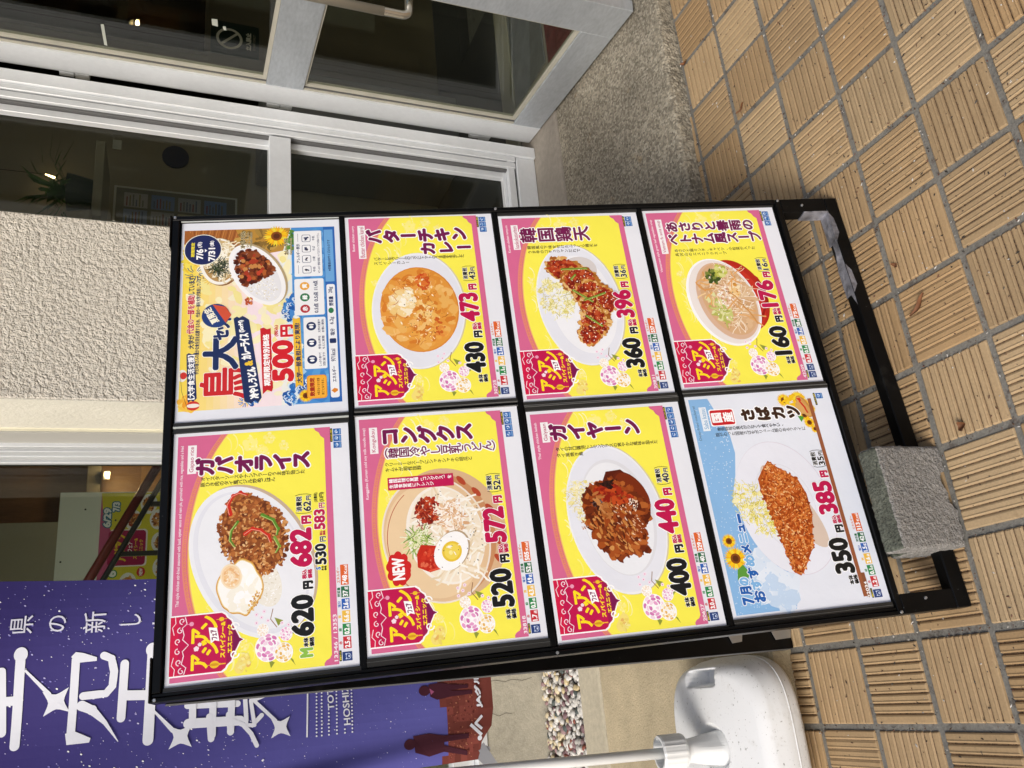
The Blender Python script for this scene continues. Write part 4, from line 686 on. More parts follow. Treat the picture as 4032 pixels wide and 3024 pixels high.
# stucco pier: front, left reveal
def pier():
    t = thing('stucco_wall_pier', 'rough white stucco wall pier behind the menu board, between the window and the glass doorway', 'wall', F(-0.68, 0.85, 0.05), TH)
    mb = MB(); mb.box(F, -0.967, -0.389, 0.85, 1.16, 0.05, 3.2, bev=0.004); mb.obj('wall', [M_stucco], t)
    mb = MB(); mb.box(F, -0.9705, -0.9672, 0.853, 1.135, 0.052, 3.2); mb.obj('reveal', [M_stucco2], t, label='bright cream textured side of the pier facing the window')
    mb = MB(); mb.box(F, -0.974, -0.960, 1.135, 1.163, 0.052, 3.2, bev=0.003); mb.obj('sealant_joint', M_cream, t)
pier()
# plinth under the left window
t = thing('window_plinth_wall', 'low weathered concrete wall with hairline cracks, between the pebble gutter and the window', 'wall', F(-2.6, 1.44, -0.1), TH)
mb = MB(); mb.box(F, -5.0, -0.967, 1.437, 1.64, -0.12, 0.255, bev=0.003); mb.obj('wall', M_conc, t)
for pts in (((-1.848, 0.253), (-1.842, 0.21), (-1.851, 0.17), (-1.845, 0.14), (-1.853, 0.10), (-1.846, 0.06)), ((-1.962, 0.254), (-1.956, 0.23), (-1.968, 0.205), (-1.960, 0.175), (-1.966, 0.15))):
    mb = MB(); 
    for (xa, za), (xb, zb) in zip(pts, pts[1:]): mb.face([F(xa - 0.0008, 1.4362, za), F(xa + 0.0008, 1.4362, za), F(xb + 0.0006, 1.4362, zb), F(xb - 0.0006, 1.4362, zb)])
    mb.obj('crack', M_crack, t)
# left window: stepped aluminium jamb, sill rail, glass
t = thing('aluminium_window', 'large fixed aluminium framed window to the left of the stucco pier, banner in front', 'window', F(-2.6, 1.5, 0.26), TH)
mb = MB(); mb.box(F, -0.978, -0.962, 1.1635, 1.288, 0.257, 3.2); mb.obj('jamb_lining', mat('grey_painted_lining', (0.47, 0.46, 0.42), 0.6), t)
for x0, x1, y0, y1, m_ in ((-0.990, -0.965, 1.288, 1.320, M_alu), (-0.979, -0.965, 1.3205, 1.345, M_alug), (-0.992, -0.965, 1.3455, 1.395, M_alu), (-0.984, -0.965, 1.3955, 1.402, M_alu), (-0.995, -0.965, 1.4025, 1.450, M_alu), (-0.987, -0.965, 1.4505, 1.462, M_alug), (-1.000, -0.965, 1.4625, 1.490, M_alu), (-0.992, -0.965, 1.4905, 1.545, M_alug)):
    mb = MB(); mb.box(F, x0, x1, y0, y1, 0.258, 3.2, bev=0.0015); mb.obj('jamb_profile' if m_ is M_alu else 'gasket', m_, t)
mb = MB(); mb.box(F, -5.0, -1.001, 1.43, 1.50, 0.2565, 0.300, bev=0.003); mb.obj('sill', M_alu, t)
mb = MB(); mb.box(F, -5.0, -1.001, 1.465, 1.53, 0.301, 0.385, bev=0.003); mb.obj('bottom_rail', M_alu, t)
mb = MB(); mb.box(F, -5.0, -0.9925, 1.512, 1.520, 0.386, 3.2); mb.obj('glass_pane', M_glass, t)
# sidelight and door frame
t = thing('glass_sidelight', 'fixed aluminium framed glass sidelight right of the stucco pier, crossed by one rail', 'window', F(-0.12, 0.92, 0.057), TH)
for x0, x1, y0, y1, m_, nm in ((0.105, 0.152, 0.905, 1.00, M_alu, 'door_jamb'), (0.083, 0.1048, 0.915, 0.99, M_alu, 'jamb_profile'), (0.078, 0.0828, 0.935, 0.99, M_alug, 'gasket'), (0.055, 0.0778, 0.918, 0.99, M_alu, 'jamb_profile'), (0.046, 0.0548, 0.93, 0.99, M_alug, 'gasket'), (0.020, 0.0458, 0.945, 0.972, M_alu, 'glazing_bead')):
    mb = MB(); mb.box(F, x0, x1, y0, y1, 0.058 if x0 > 0.1 else 0.142, 3.2, bev=0.002); mb.obj(nm, m_, t)
for z0, z1, y0, y1, nm, m_ in ((0.058, 0.138, 0.918, 0.99, 'bottom_panel', M_alu), (0.1385, 0.1465, 0.93, 0.99, 'gasket', M_alug), (0.147, 0.176, 0.921, 0.99, 'bottom_rail', M_alu), (0.1765, 0.190, 0.943, 0.97, 'glazing_bead', M_alu), (1.006, 1.080, 0.915, 0.985, 'cross_rail', M_alu)):
    mb = MB(); mb.box(F, -0.372, 0.0455 if z0 > 0.17 else 0.104, y0, y1, z0, z1, bev=0.002); mb.obj(nm, m_, t)
mb = MB(); mb.box(F, -0.372, 0.0455, 0.9725, 0.9785, 0.191, 1.0055); mb.box(F, -0.372, 0.0455, 0.9725, 0.9785, 1.0805, 3.2); mb.obj('glass_pane', M_glass, t)
# lintel over everything, roof of the building (above the frame)
t = thing('building_facade', 'flat cream wall and ceiling of the shop building above the door and window', 'building', F(-1, 1.0, 3.2), TH)
mb = MB(); mb.box(F, -5.0, 5.0, 0.86, 1.6, 3.201, 3.9); mb.obj('lintel', M_stucco, t)
mb = MB(); mb.box(F, -5.0, 5.0, 1.601, 5.2, 3.1, 3.3); mb.obj('ceiling', M_olive, t)
mb = MB(); mb.box(F, 1.16, 5.0, 0.88, 1.15, 0.05, 3.2); mb.obj('wall', M_stucco, t)
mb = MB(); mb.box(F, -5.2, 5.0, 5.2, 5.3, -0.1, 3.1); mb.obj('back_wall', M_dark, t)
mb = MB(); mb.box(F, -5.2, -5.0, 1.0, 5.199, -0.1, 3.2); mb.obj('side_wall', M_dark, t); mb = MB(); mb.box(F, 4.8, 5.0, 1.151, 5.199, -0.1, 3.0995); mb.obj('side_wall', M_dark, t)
mb = MB(); mb.box(F, -4.99, 4.79, 1.645, 5.19, -0.10, 0.052); mb.obj('interior_floor', M_matr, origin=F(0, 2, 0), kind='structure')
mb = MB(); mb.box(F, -0.96, 1.155, 1.021, 1.644, -0.1, 0.0525); mb.obj('vestibule_floor', M_matr, origin=F(0, 1.3, 0), kind='structure')

mb = MB(); mb.box(F, -0.55, 5.0, -1.9, 0.859, 2.95, 3.20); t2 = thing('added_sky_blocker', 'flat slab added out of view above the entrance step to block sky light', 'roof', F(2, -0.5, 2.95), TH); mb.obj('slab', M_stucco, t2)  # unseen slab added to block sky light over the entrance
mb = MB(); mb.tube([(3.6, -1.6, 0), (3.6, -1.6, 2.95)], 0.08, 20); mb.obj('column', M_alu, t2)  # added support under the unseen sky-blocking slab
t3 = thing('added_reflected_building', 'plain grey building added unseen across the yard to be mirrored faintly in the glass', 'building', (2, -14, 0))  # unseen building added so the glass has something to mirror
mb = MB(); mb.box(W_, -9, 16, -17, -14, 0, 6.0); mb.obj('wall', mat('grey_render', (0.22, 0.21, 0.19), 0.9, noise=(1.5, 0.15)), t3)
for i in range(7):
    for z0 in (0.9, 3.7): mb = MB(); mb.box(W_, -7.5 + i * 3.3, -5.7 + i * 3.3, -13.995, -13.9, z0, z0 + 1.4); mb.obj('window', M_matr, t3)
# ------------------------------------------------------------------ open glass door
t = thing('glass_door', 'open aluminium framed glass door standing at a right angle to the facade, with a steel pull handle', 'door', DH, math.atan2(DD.y, DD.x))
Dx = lambda s, n, z: D(s, z, n)
mb = MB(); rows = []
for z in (0.062, 3.0):                                                  # rounded hinge stile
    rows.append([Dx(0.001 + 0.02 * (1 - cos(a)), -0.020 + 0.020 * sin(a) * 1.0, z) for a in (0, 0.3, 0.6, 0.9, 1.2, pi / 2)] + [Dx(0.128, 0.0, z), Dx(0.131, 0.003, z), Dx(0.131, -0.040, z), Dx(0.001, -0.040, z)])
mb.grid(rows, closed=True); mb.face(rows[0]); mb.face(rows[1][::-1]); mb.obj('hinge_stile', M_alu, t)
for nm, s0, s1, z0, z1 in (('bottom_rail', 0.1315, 0.7225, 0.0625, 0.176), ('middle_rail', 0.1315, 0.7225, 0.974, 1.100), ('latch_stile', 0.723, 0.8635, 0.0625, 3.0), ('top_rail', 0.1315, 0.7225, 2.88, 3.0)):
    mb = MB(); mb.box(Dx, s0, s1, -0.040, 0.0, z0, z1, bev=0.0012); mb.obj(nm, M_alud, t)
for z0, z1 in ((0.177, 0.973), (1.101, 2.879)):
    mb = MB()
    mb.box(Dx, 0.132, 0.140, -0.030, -0.002, z0, z1); mb.box(Dx, 0.1405, 0.146, -0.024, -0.006, z0, z1, 1); mb.box(Dx, 0.1465, 0.160, -0.026, -0.009, z0, z1)
    mb.box(Dx, 0.716, 0.7225, -0.026, -0.005, z0, z1); mb.box(Dx, 0.1605, 0.7155, -0.026, -0.006, z0, z0 + 0.012); mb.box(Dx, 0.1605, 0.7155, -0.026, -0.006, z1 - 0.006, z1)
    mb.obj('glazing_seal', [M_seal, M_alug], t)
    mb = MB(); mb.box(Dx, 0.1605, 0.7155, -0.022, -0.016, z0 + 0.0125, z1 - 0.0065); pane = mb.obj('glass_pane', M_glass, t)
h = None
mb = MB(); path = [Dx(0.700, 0.0, 1.62), Dx(0.700, 0.035, 1.62)] + [Dx(0.700, 0.035 + 0.02 * sin(a), 1.62 - 0.02 * (1 - cos(a))) for a in (0.5, 1.0, pi / 2)] + [Dx(0.700, 0.055, 0.765)] + [Dx(0.700, 0.055 - 0.022 * (1 - cos(a)), 0.765 - 0.022 * sin(a)) for a in (0.4, 0.8, 1.2, pi / 2)] + [Dx(0.700, 0.0, 0.743)]
mb.tube(path, 0.0125, 16); hd = mb.obj('pull_handle', M_steel, t, smooth=True)
mb = MB(); mb.tube([Dx(0.700, 0.055, 0.82), Dx(0.700, 0.055, 1.58)], 0.0137, 16); mb.obj('grip', mat('satin_steel_grip', (0.50, 0.46, 0.38), 0.5, 0.8), hd, smooth=True)
for z in (0.31, 1.085, 1.75):
    mb = MB(); mb.box(Dx, -0.018, 0.004, -0.030, -0.004, z - 0.045, z, bev=0.002); mb.box(Dx, -0.030, 0.000, -0.034, -0.008, z - 0.090, z - 0.0455, bev=0.002); mb.obj('hinge', M_alu, t)
mb = MB(); mb.box(Dx, 0.864, 0.867, -0.034, -0.006, 0.30, 0.44); mb.obj('latch_plate', M_steel, t)
for k, (s, z, w_, h_) in enumerate(((0.45, 1.57, 0.012, 0.11), (0.235, 1.60, 0.11, 0.012), (0.40, 1.28, 0.035, 0.02), (0.38, 1.25, 0.02, 0.012))):
    mb = MB(); P = [(s - w_ / 2, z - h_ / 2), (s + w_ / 2, z - h_ / 2 + 0.003), (s + w_ / 2 - 0.002, z + h_ / 2), (s - w_ / 2 + 0.003, z + h_ / 2 - 0.003)]
    mb.face([Dx(a, -0.0152, b) for a, b in P]); mb.face([Dx(a, -0.0158, b) for a, b in P][::-1]); mb.obj('tape_remnant', mat('old_paper_tape', (0.42, 0.44, 0.38), 0.8), pane)

# ------------------------------------------------------------------ inside, seen through the glass
t = thing('service_door', 'dark brown inner door with a black window, behind the glass door', 'door', F(1.35, 2.03, 0.06), TH)
mb = MB(); mb.box(F, 1.14, 2.3, 2.03, 2.07, 0.053, 1.27); mb.box(F, 1.14, 1.245, 2.03, 2.07, 1.2705, 2.6); mb.obj('door_leaf', mat('brown_door_paint', (0.15, 0.125, 0.08), 0.6, noise=(4, 0.15)), t)
mb = MB(); mb.box(F, 1.246, 2.3, 2.045, 2.06, 1.271, 2.2); mb.obj('obscure_window', mat('black_obscure_glass', (0.01, 0.01, 0.01), 0.2, bump=(90, 0.4, 0.004, 'vor')), t)
mb = MB(); mb.box(F, 1.246, 1.262, 2.022, 2.0445, 1.271, 2.2); mb.box(F, 1.2625, 2.3, 2.022, 2.0445, 1.271, 1.285); mb.obj('window_frame', mat('worn_brass_edge', (0.14, 0.12, 0.085), 0.5), t)
# staff only sign: printed face
A = Art(2e-5); A.rrect(-103, -118, 103, 118, 22, '24352f'); pts = [(58 * cos(a * pi / 20), -28 + 58 * sin(a * pi / 20)) for a in range(41)]; A.line(pts, 13, 'f4eeda'); A.line([(-40, -68), (40, 12)], 13, 'f4eeda')
A.fit('立入禁止', -56, 52, 56, 80, 'f4eeda', 1.6); A.fit('STAFF ONLY', -50, 88, 50, 101, '9a947e', 0.6)
Mf = Matrix.Translation(F(1.376, 2.026, 1.138)) @ Matrix.Rotation(TH, 4, 'Z')
t = thing('staff_only_sign', 'black rounded sign with a prohibition symbol and STAFF ONLY on the dark inner door', 'sign', mw=Mf)
mb = MB(); mb.box(lambda x, y, z: Mf @ Vector((x, y, z)), -0.103, 0.103, 0.0005, 0.0038, -0.118, 0.118, bev=0.001); mb.obj('plate', M_sign, t)
A.obj('printed_face', Mf, mat('sign_print', attr=True, rough=0.4, spec=0.3), t)
t = thing('round_notice', 'round dark blue notice fixed on the inner wall behind the sidelight', 'sign', F(0.74, 2.196, 1.40), TH)
mb = MB(); mb.tube([F(0.74, 2.190, 1.40), F(0.74, 2.199, 1.40)], 0.062, 32); mb.obj('disc', mat('navy_disc', (0.05, 0.06, 0.11), 0.5), t)
t = thing('white_switch_plate', 'small pale switch plate on the inner wall behind the sidelight', 'switch', F(0.77, 2.196, 1.665), TH)
mb = MB(); mb.box(F, 0.745, 0.795, 2.190, 2.199, 1.645, 1.685, bev=0.002); mb.obj('plate', M_board, t)
t = thing('pendant_lamp', 'tiny warm lit lamp glinting inside behind the sidelight', 'lamp', F(0.50, 2.1, 1.92), TH)
mb = MB(); mb.tube([F(0.50, 2.12, 1.90), F(0.515, 2.12, 1.945)], [0.006, 0.003], 10); mb.obj('bulb', M_lamp, t); mb = MB(); mb.tube([F(0.515, 2.12, 1.946), F(0.515, 2.12, 3.05)], 0.0015, 6); mb.obj('cable', M_post, t)
t = thing('potted_plant', 'dim green leafy plant inside behind the upper part of the sidelight', 'plant', F(0.25, 1.7, 1.9), TH)
mb = MB(); mb.tube([F(0.22, 1.75, 1.70), F(0.22, 1.75, 1.80)], [0.06, 0.08], 20); mb.obj('pot', M_sign, t)
mb = MB(); rl = random.Random(2)
for k in range(70):
    a_, b_, L_ = rl.uniform(0, 2 * pi), rl.uniform(0.2, 1.3), rl.uniform(0.10, 0.28); p0 = F(0.22, 1.75, 1.79); d_ = Vector((cos(a_) * cos(b_), sin(a_) * cos(b_), sin(b_))); n_ = d_.cross(Vector((0, 0, 1))).normalized() * 0.009; m1 = p0 + d_ * L_ * 0.6; m2 = p0 + d_ * L_ + Vector((0, 0, -0.06))
    mb.face([p0, m1 - n_, m2, m1 + n_])
mb.obj('leaves', mat('green_leaf', (0.08, 0.20, 0.04), 0.5, noise=(30, 0.3)), t)
tag(box_obj('plant_shelf', M_beige, F, (0.05, 0.40, 1.62, 1.90, 1.66, 1.695), origin=F(0.2, 1.62, 1.66), bev=0.002), 'narrow beige shelf inside carrying the dim green plant', 'shelf')
# wall pieces, mats and plate on the vestibule floor
t = thing('vestibule_partition', 'olive inner partition wall seen faintly through the glass sidelight', 'wall', F(0.0, 2.2, 0.06), TH)
mb = MB(); mb.box(F, -0.62, 1.10, 2.2, 2.25, 0.053, 3.0); mb.obj('wall', M_olive, t); mb = MB(); mb.box(F, -0.62, 1.10, 2.185, 2.1995, 0.053, 0.15); mb.obj('skirting', M_beige, t)
tag(box_obj('counter_cabinet', mat('grey_cabinet', (0.15, 0.15, 0.145), 0.5), F, (0.62, 1.02, 1.75, 2.18, 0.053, 1.02), origin=F(0.8, 1.75, 0.053), bev=0.006), 'plain grey cabinet standing inside behind the sidelight', 'cabinet')
Mn = Matrix.Translation(F(0.205, 2.196, 1.385)) @ Matrix.Rotation(TH, 4, 'Z')
A = Art(2e-5); A.rect(-330, -270, 330, 270, '8f8f84'); rr = random.Random(9)
for i in range(7):
    for j in range(4):
        x = -310 + i * 90; y = -235 + j * 120; A.rect(x, y, x + 78, y + 104, rr.choice(['c3c6c8', 'b8bcc2', '8fa6cf', 'd2cdb0', 'c9c9c9', 'a9b9d6']))
        for q in range(6): A.rect(x + 6, y + 10 + q * 14, x + rr.uniform(40, 72), y + 16 + q * 14, rr.choice(['6f7f9c', '8a8a88', '9a8f6c', 'a46a6a']))
A.rect(-310, 244, -40, 262, 'b0504a')
t = thing('notice_board', 'notice board covered in small printed sheets, dim behind the sidelight glass', 'notice board', mw=Mn)
mb = MB(); mb.box(lambda x, y, z: Mn @ Vector((x, y, z)), -0.34, 0.34, 0.0005, 0.003, -0.28, 0.28); mb.obj('backing', M_board, t); A.obj('sheets', Mn, mat('notice_print', attr=True, rough=0.7), t)
tag(box_obj('door_track', M_beige, F, (0.16, 1.15, 1.03, 1.16, 0.0526, 0.066), origin=F(0.6, 1.08, 0.05), bev=0.003), 'beige threshold strip across the doorway floor', 'threshold')
mb = MB(); mb.box(F, 0.42, 1.10, 0.72, 1.02, 0.0575, 0.063, bev=0.002)
for i in range(17):
    for j in range(8):
        x, y = 0.44 + i * 0.039, 0.735 + j * 0.035; a = pi / 4 if (i + j) % 2 else -pi / 4; dx, dy = 0.011 * cos(a), 0.011 * sin(a); px, py = -0.25 * dy, 0.25 * dx
        mb.face([F(x - dx, y - dy, 0.0632), F(x + px, y + py, 0.0646), F(x + dx, y + dy, 0.0632), F(x - px, y - py, 0.0646)])
tag(mb.obj('checker_plate', M_check, origin=F(0.7, 0.85, 0.06)), 'steel checker plate lying on the step beyond the glass door', 'metal plate')
tag(box_obj('red_mat', M_red, F, (0.36, 1.05, 0.42, 0.70, 0.0505, 0.060), origin=F(0.7, 0.5, 0.05), bev=0.003), 'red doormat on the paving beyond the glass door', 'doormat')

# left window interior
def FI(name, m, b, label, cat, **k): return tag(box_obj(name, m, F, b, origin=F((b[0] + b[1]) / 2, b[2], b[4]), **k), label, cat)
t = thing('painted_board', 'pale board panel screwed to the wall behind the handrail inside the window', 'panel', F(-1.2, 2.3, 0.2), TH)
mb = MB(); mb.box(F, -1.75, -0.925, 2.30, 2.32, 0.4, 1.800); mb.obj('panel', M_board, t)
for x, z in ((-1.00, 1.70), (-0.95, 1.45), (-1.22, 1.78), (-1.05, 1.58)):
    mb = MB(); mb.tube([F(x, 2.296, z), F(x, 2.301, z)], 0.004, 8); mb.obj('screw', M_post, t)
FI('inner_stair_wall', M_olive, (-3.2, -1.04, 2.36, 2.42, 0.053, 3.0), 'olive green plastered wall inside the left window', 'wall')
t = thing('wooden_cupboard', 'brown wooden cupboard lit by a warm lamp inside the left window', 'cupboard', F(-0.8, 2.6, 0.06), TH)
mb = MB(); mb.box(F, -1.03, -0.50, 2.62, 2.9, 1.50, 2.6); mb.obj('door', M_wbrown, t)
mb = MB(); mb.box(F, -1.03, -0.50, 2.6205, 2.9, 0.053, 1.4995); mb.obj('lower_door', mat('lit_brown_wood', (0.34, 0.20, 0.08), 0.5, noise=((3, 0.2), (30, 0.15)), scale3=(6, 6, 1)), t)  # lighter copy of the brown wood, lamp glow put into its colour
FI('dark_door_frame', M_dark, (-0.96, -0.45, 2.50, 2.56, 1.665, 1.72), 'dark horizontal rail above the lit lamp inside', 'rail')
FI('beige_door_frame', M_beige, (-0.93, -0.45, 2.46, 2.60, 1.36, 1.41), 'beige ledge below the lit cupboard inside', 'ledge')
t = thing('wall_lamp', 'small lit wall lamp glowing warm on the cupboard', 'lamp', F(-0.80, 2.46, 1.64), TH)
mb = MB(); mb.box(F, -0.83, -0.79, 2.47, 2.49, 1.625, 1.655, bev=0.004); mb.obj('housing', M_alu, t); mb = MB(); mb.box(F, -0.820, -0.798, 2.455, 2.4695, 1.632, 1.648, bev=0.004); mb.obj('bulb', M_lamp, t)
pl = bpy.data.lights.new('lamp_light', 'POINT'); pl.energy = 1.6; pl.color = (1, 0.66, 0.30); pl.shadow_soft_size = 0.01; plo = bpy.data.objects.new('lamp_light', pl); C.objects.link(plo); plo.location = F(-0.80, 2.43, 1.61)
t = thing('stair_handrail', 'dark red handrail with steel posts sloping down behind the left window', 'handrail', F(-1.1, 1.9, 0.3), TH)
mb = MB(); mb.tube([F(-0.70, 1.9, 1.310), F(-1.70, 1.9, 1.815)], 0.017, 14); mb.obj('rail', M_rail, t, smooth=True)
mb = MB(); mb.tube([F(-0.70, 1.92, 1.262), F(-1.70, 1.92, 1.767)], 0.011, 8); mb.obj('under_rail', M_post, t)
for x in (-0.86, -1.055, -1.25, -1.445): mb = MB(); mb.box(F, x - 0.009, x + 0.009, 1.92, 1.938, 0.26, 1.335 + (-(x) - 0.86) * 0.505); mb.obj('baluster', M_post, t)
Mp = Matrix.Translation(F(-0.93, 2.2985, 1.64)) @ Matrix.Rotation(TH, 4, 'Z')   # the fair poster on the panel: origin at its top right corner
A = Art(2e-5); A.rect(-470, 0, 0, 330, 'c75b86'); A.add([(-470, 60), (-360, 40), (-200, 60), (-90, 10), (0, 0), (0, 330), (-470, 330)], [(0, 1, 2, 3, 4, 5, 6)], 'd9cf3a')
A.fit('6/29', -150, 12, -66, 42, 'f2f4f4', 2.2, 4.5, '1f6f8f'); A.fit('7/3', -82, 46, -40, 74, 'f2f4f4', 2.2, 4.5, '1f6f8f'); A.fit('6', -362, 38, -335, 74, 'f2f4f4', 2.2, 4.5, '2f8a4c')
A.rrect(-320, 40, -160, 190, 14, 'f4e9ee'); A.rrect(-315, 36, -165, 184, 14, 'a31850'); A.fit('アジアン', -300, 60, -180, 110, 'e9c92a', 2.2); A.fit('フェア', -258, 114, -214, 132, 'ffffff', 0.6); A.fit('スパイシー&', -290, 136, -200, 152, 'e9c92a', 0.6); A.fit('エスニック', -280, 158, -206, 174, 'e9c92a', 0.6)
for x, y, c in ((-120, 130, 'a8401c'), (-50, 190, 'b5502a'), (-120, 230, 'c98a4a'), (-390, 120, '5f8a3c'), (-330, 250, 'd9c49a'), (-220, 240, 'a87840')):
    A.ell(x, y, 44, 34, 'e9e9ea'); A.blobs(x, y, 30, 22, 40, 4, 9, [c, 'c9783a', '8a4c20', 'd9a45c'], z1=2e-4)
A.ell(-345, 170, 20, 17, 'c9242c'); A.fit('NEW', -360, 163, -330, 177, 'ffffff', 0.6)
t = thing('fair_poster', 'pink and yellow fair poster dated 6/29 on the board inside the window', 'poster', mw=Mp)
mb = MB(); mb.box(lambda x, y, z: Mp @ Vector((x, y, z)), -0.47, 0, 0.0002, 0.0012, -0.33, 0); mb.obj('paper', M_board, t); A.obj('printed_face', Mp, mat('poster_print', attr=True, rough=0.6), t)

# ------------------------------------------------------------------ the menu board (A-frame)
BMX = Matrix.Translation(Vector((-1.345, -0.2, 0.0))) @ Matrix.Rotation(math.atan2(BR_.y, BR_.x), 4, 'Z')
bd = thing('menu_board', 'black steel A-frame menu board holding eight food posters on the tiled pavement', 'sign board', mw=BMX)
Bx = lambda x, y, z: Bd(x, z, -y)                                       # x right, y depth, z up the board
def bpart(name, m, *b, bev=0.0012, label=None): mb = MB(); mb.box(Bx, *b, bev=bev); return mb.obj(name, m, bd, label=label)
bpart('backing_panel', M_blackm, -0.010, 0.860, 0.003, 0.012, -1.2395, 0.002, bev=0)
toprail = bpart('top_rail', M_black, -0.0085, 0.8605, -0.006, 0.026, 0.0025, 0.0160)
for x0, x1 in ((-0.0225, 0.045), (0.800, 0.8715)): mb = MB(); mb.box(Bx, x0, x1, -0.009, 0.030, 0.0165, 0.0195, bev=0.0012); mb.obj('corner_cap', M_black, toprail)
bpart('side_rail', M_black, -0.0225, -0.0155, -0.007, 0.026, -1.2400, 0.0160); bpart('side_rail', M_black, -0.0150, -0.0090, -0.004, 0.026, -1.2400, 0.0160); bpart('side_rail', M_black, 0.8610, 0.8710, -0.006, 0.026, -1.2400, 0.0160)
bpart('lower_rail', M_black, -0.0225, 0.8710, -0.006, 0.026, -1.2520, -1.2405)
bpart('leg', M_black, -0.0225, 0.0125, -0.006, 0.024, -1.3565, -1.2525); bpart('leg', M_black, 0.8360, 0.8710, -0.006, 0.024, -1.3565, -1.2525)
bpart('foot_bar', M_black, -0.0225, 0.8710, -0.006, 0.024, -1.3865, -1.3570, bev=0.002)
for b in (-0.3055, -0.6165, -0.9300): bpart('divider', M_black, -0.0085, 0.8605, -0.0015, 0.0025, b - 0.0045, b + 0.0045, bev=0.0005)
pos = {'L1': (-0.002, -0.001), 'R1': (0.438, -0.001), 'L2': (0.0075, -0.3115), 'R2': (0.4435, -0.3125), 'L3': (-0.0055, -0.625), 'R3': (0.4335, -0.624), 'L4': (0.0020, -0.9375), 'R4': (0.4360, -0.936)}
for k, (a, b) in pos.items():                                           # clear pockets: folded edges at both sides of each sheet
    l, r_ = a, a + 0.420; bl, bh = b - 0.300, b + 0.001
    def edge(x0, x1, y0_, y1_, m_):
        if x1 > x0: mb = MB(); mb.box(Bx, x0, x1, y0_, y1_, bl, bh); mb.obj('pocket_edge', m_, bd)
    if k[0] == 'L':
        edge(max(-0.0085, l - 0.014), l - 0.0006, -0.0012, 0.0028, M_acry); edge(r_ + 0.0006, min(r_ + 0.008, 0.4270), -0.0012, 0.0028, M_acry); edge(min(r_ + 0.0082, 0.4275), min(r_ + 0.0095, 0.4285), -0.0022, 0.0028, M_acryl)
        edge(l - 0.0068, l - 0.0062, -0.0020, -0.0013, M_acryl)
    else:
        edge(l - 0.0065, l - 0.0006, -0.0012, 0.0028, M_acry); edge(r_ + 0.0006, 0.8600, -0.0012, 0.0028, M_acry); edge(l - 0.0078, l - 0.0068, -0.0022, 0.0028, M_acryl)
        if k == 'R1': edge(r_ + 0.0004, 0.8600, -0.0030, -0.0013, M_acryw); edge(l - 0.0082 - 0.003, l - 0.0082, -0.0030, -0.0013, M_acryw)
for a, b in ((-0.0185, 0.0105), (0.8665, 0.0105), (-0.0185, -0.62), (0.8665, -0.62), (-0.0185, -1.246), (0.8665, -1.246), (0.001, -1.30), (0.853, -1.30)):
    mb = MB(); mb.tube([Bd(a, b, 0.0065), Bd(a, b, 0.0090)], [0.0030, 0.0022], 10); mb.obj('screw', M_zinc, bd)
# silver foil tape wrapped round the lower right inner corner
mb = MB()
mb.box(Bx, 0.8330, 0.8358, -0.0075, 0.0245, -1.3560, -1.3000); mb.box(Bx, 0.7600, 0.8358, -0.0075, 0.0250, -1.3568, -1.3545); mb.obj('foil_tape', M_silv, bd)
for i, (a0, a1, h) in enumerate(((0.76, 0.832, 0.010), (0.63, 0.70, 0.012))):
    mb = MB(); mb.face([Bx(a0, -0.0066, -1.3572), Bx(a0 + 0.02, -0.0066, -1.3572 - h), Bx(a1 - 0.015, -0.0066, -1.3572 - h * 0.8), Bx(a1, -0.0066, -1.3572)]); mb.face([Bx(a0, -0.0064, -1.3560), Bx(a1, -0.0064, -1.3560), Bx(a1, 0.0235, -1.3560), Bx(a0, 0.0235, -1.3560)]); mb.obj('foil_tape', M_silv, bd)
mb = MB(); mb.face([Bx(0.60, -0.0064, -1.3558), Bx(0.84, -0.0064, -1.3558), Bx(0.83, 0.018, -1.3558), Bx(0.74, 0.012, -1.3558), Bx(0.70, 0.022, -1.3558), Bx(0.64, 0.010, -1.3558)]); mb.obj('foil_tape', M_silv, bd)
# rear frame
FT = Vector((-1.807, 0.043, 0.0)); TPb = Bd(-0.0225, 0.004, -0.034); RU = (TPb - FT).normalized(); RN = BR_.cross(RU).normalized(); LR = (TPb - FT).length
Rx = lambda x, y, z: FT + BR_ * x + RU * z + RN * (-y)
FTs = RN.y
def rpart(name, m, *b, bev=0.0012): mb = MB(); mb.box(Rx, *b, bev=bev); return mb.obj(name, m, bd)
sgn = 1 if RN.y > 0 else -1
rleg = rpart('rear_leg', M_black, 0.0, 0.042, -0.012, 0.010, 0.004, LR); rpart('rear_leg', M_black, 0.851, 0.893, -0.012, 0.010, 0.004, LR); rpart('rear_rail', M_black, 0.0425, 0.8505, -0.012, 0.010, 0.09, 0.12)
rpart('rear_panel', M_blackm, 0.0425, 0.8505, -0.004, 0.004, 0.1205, LR - 0.02, bev=0)
rpart('edge_trim', M_alug, -0.0025, -0.0004, -0.012, 0.010, 0.006, LR)
for z0, z1 in ((0.005, 0.066), (0.155, 0.197)):
    for yy in (-0.0165,):
        mb = MB(); P = [(0.022, z0 + 0.006), (0.020, z1 - 0.008), (0.045, z1 + 0.002), (0.045, z0 - 0.002)]
        f1 = [Rx(x, (0.0135), z) for x, z in P]; f0 = [Rx(x, (-0.0155), z) for x, z in P]
        for base in (f0, f1):
            q = [p + RN * 0.0015 for p in base]; mb.face(base); mb.face(q[::-1])
            for i in range(4): mb.face([base[i], base[(i + 1) % 4], q[(i + 1) % 4], q[i]])
        mb.obj('bracket', M_zinc, rleg)

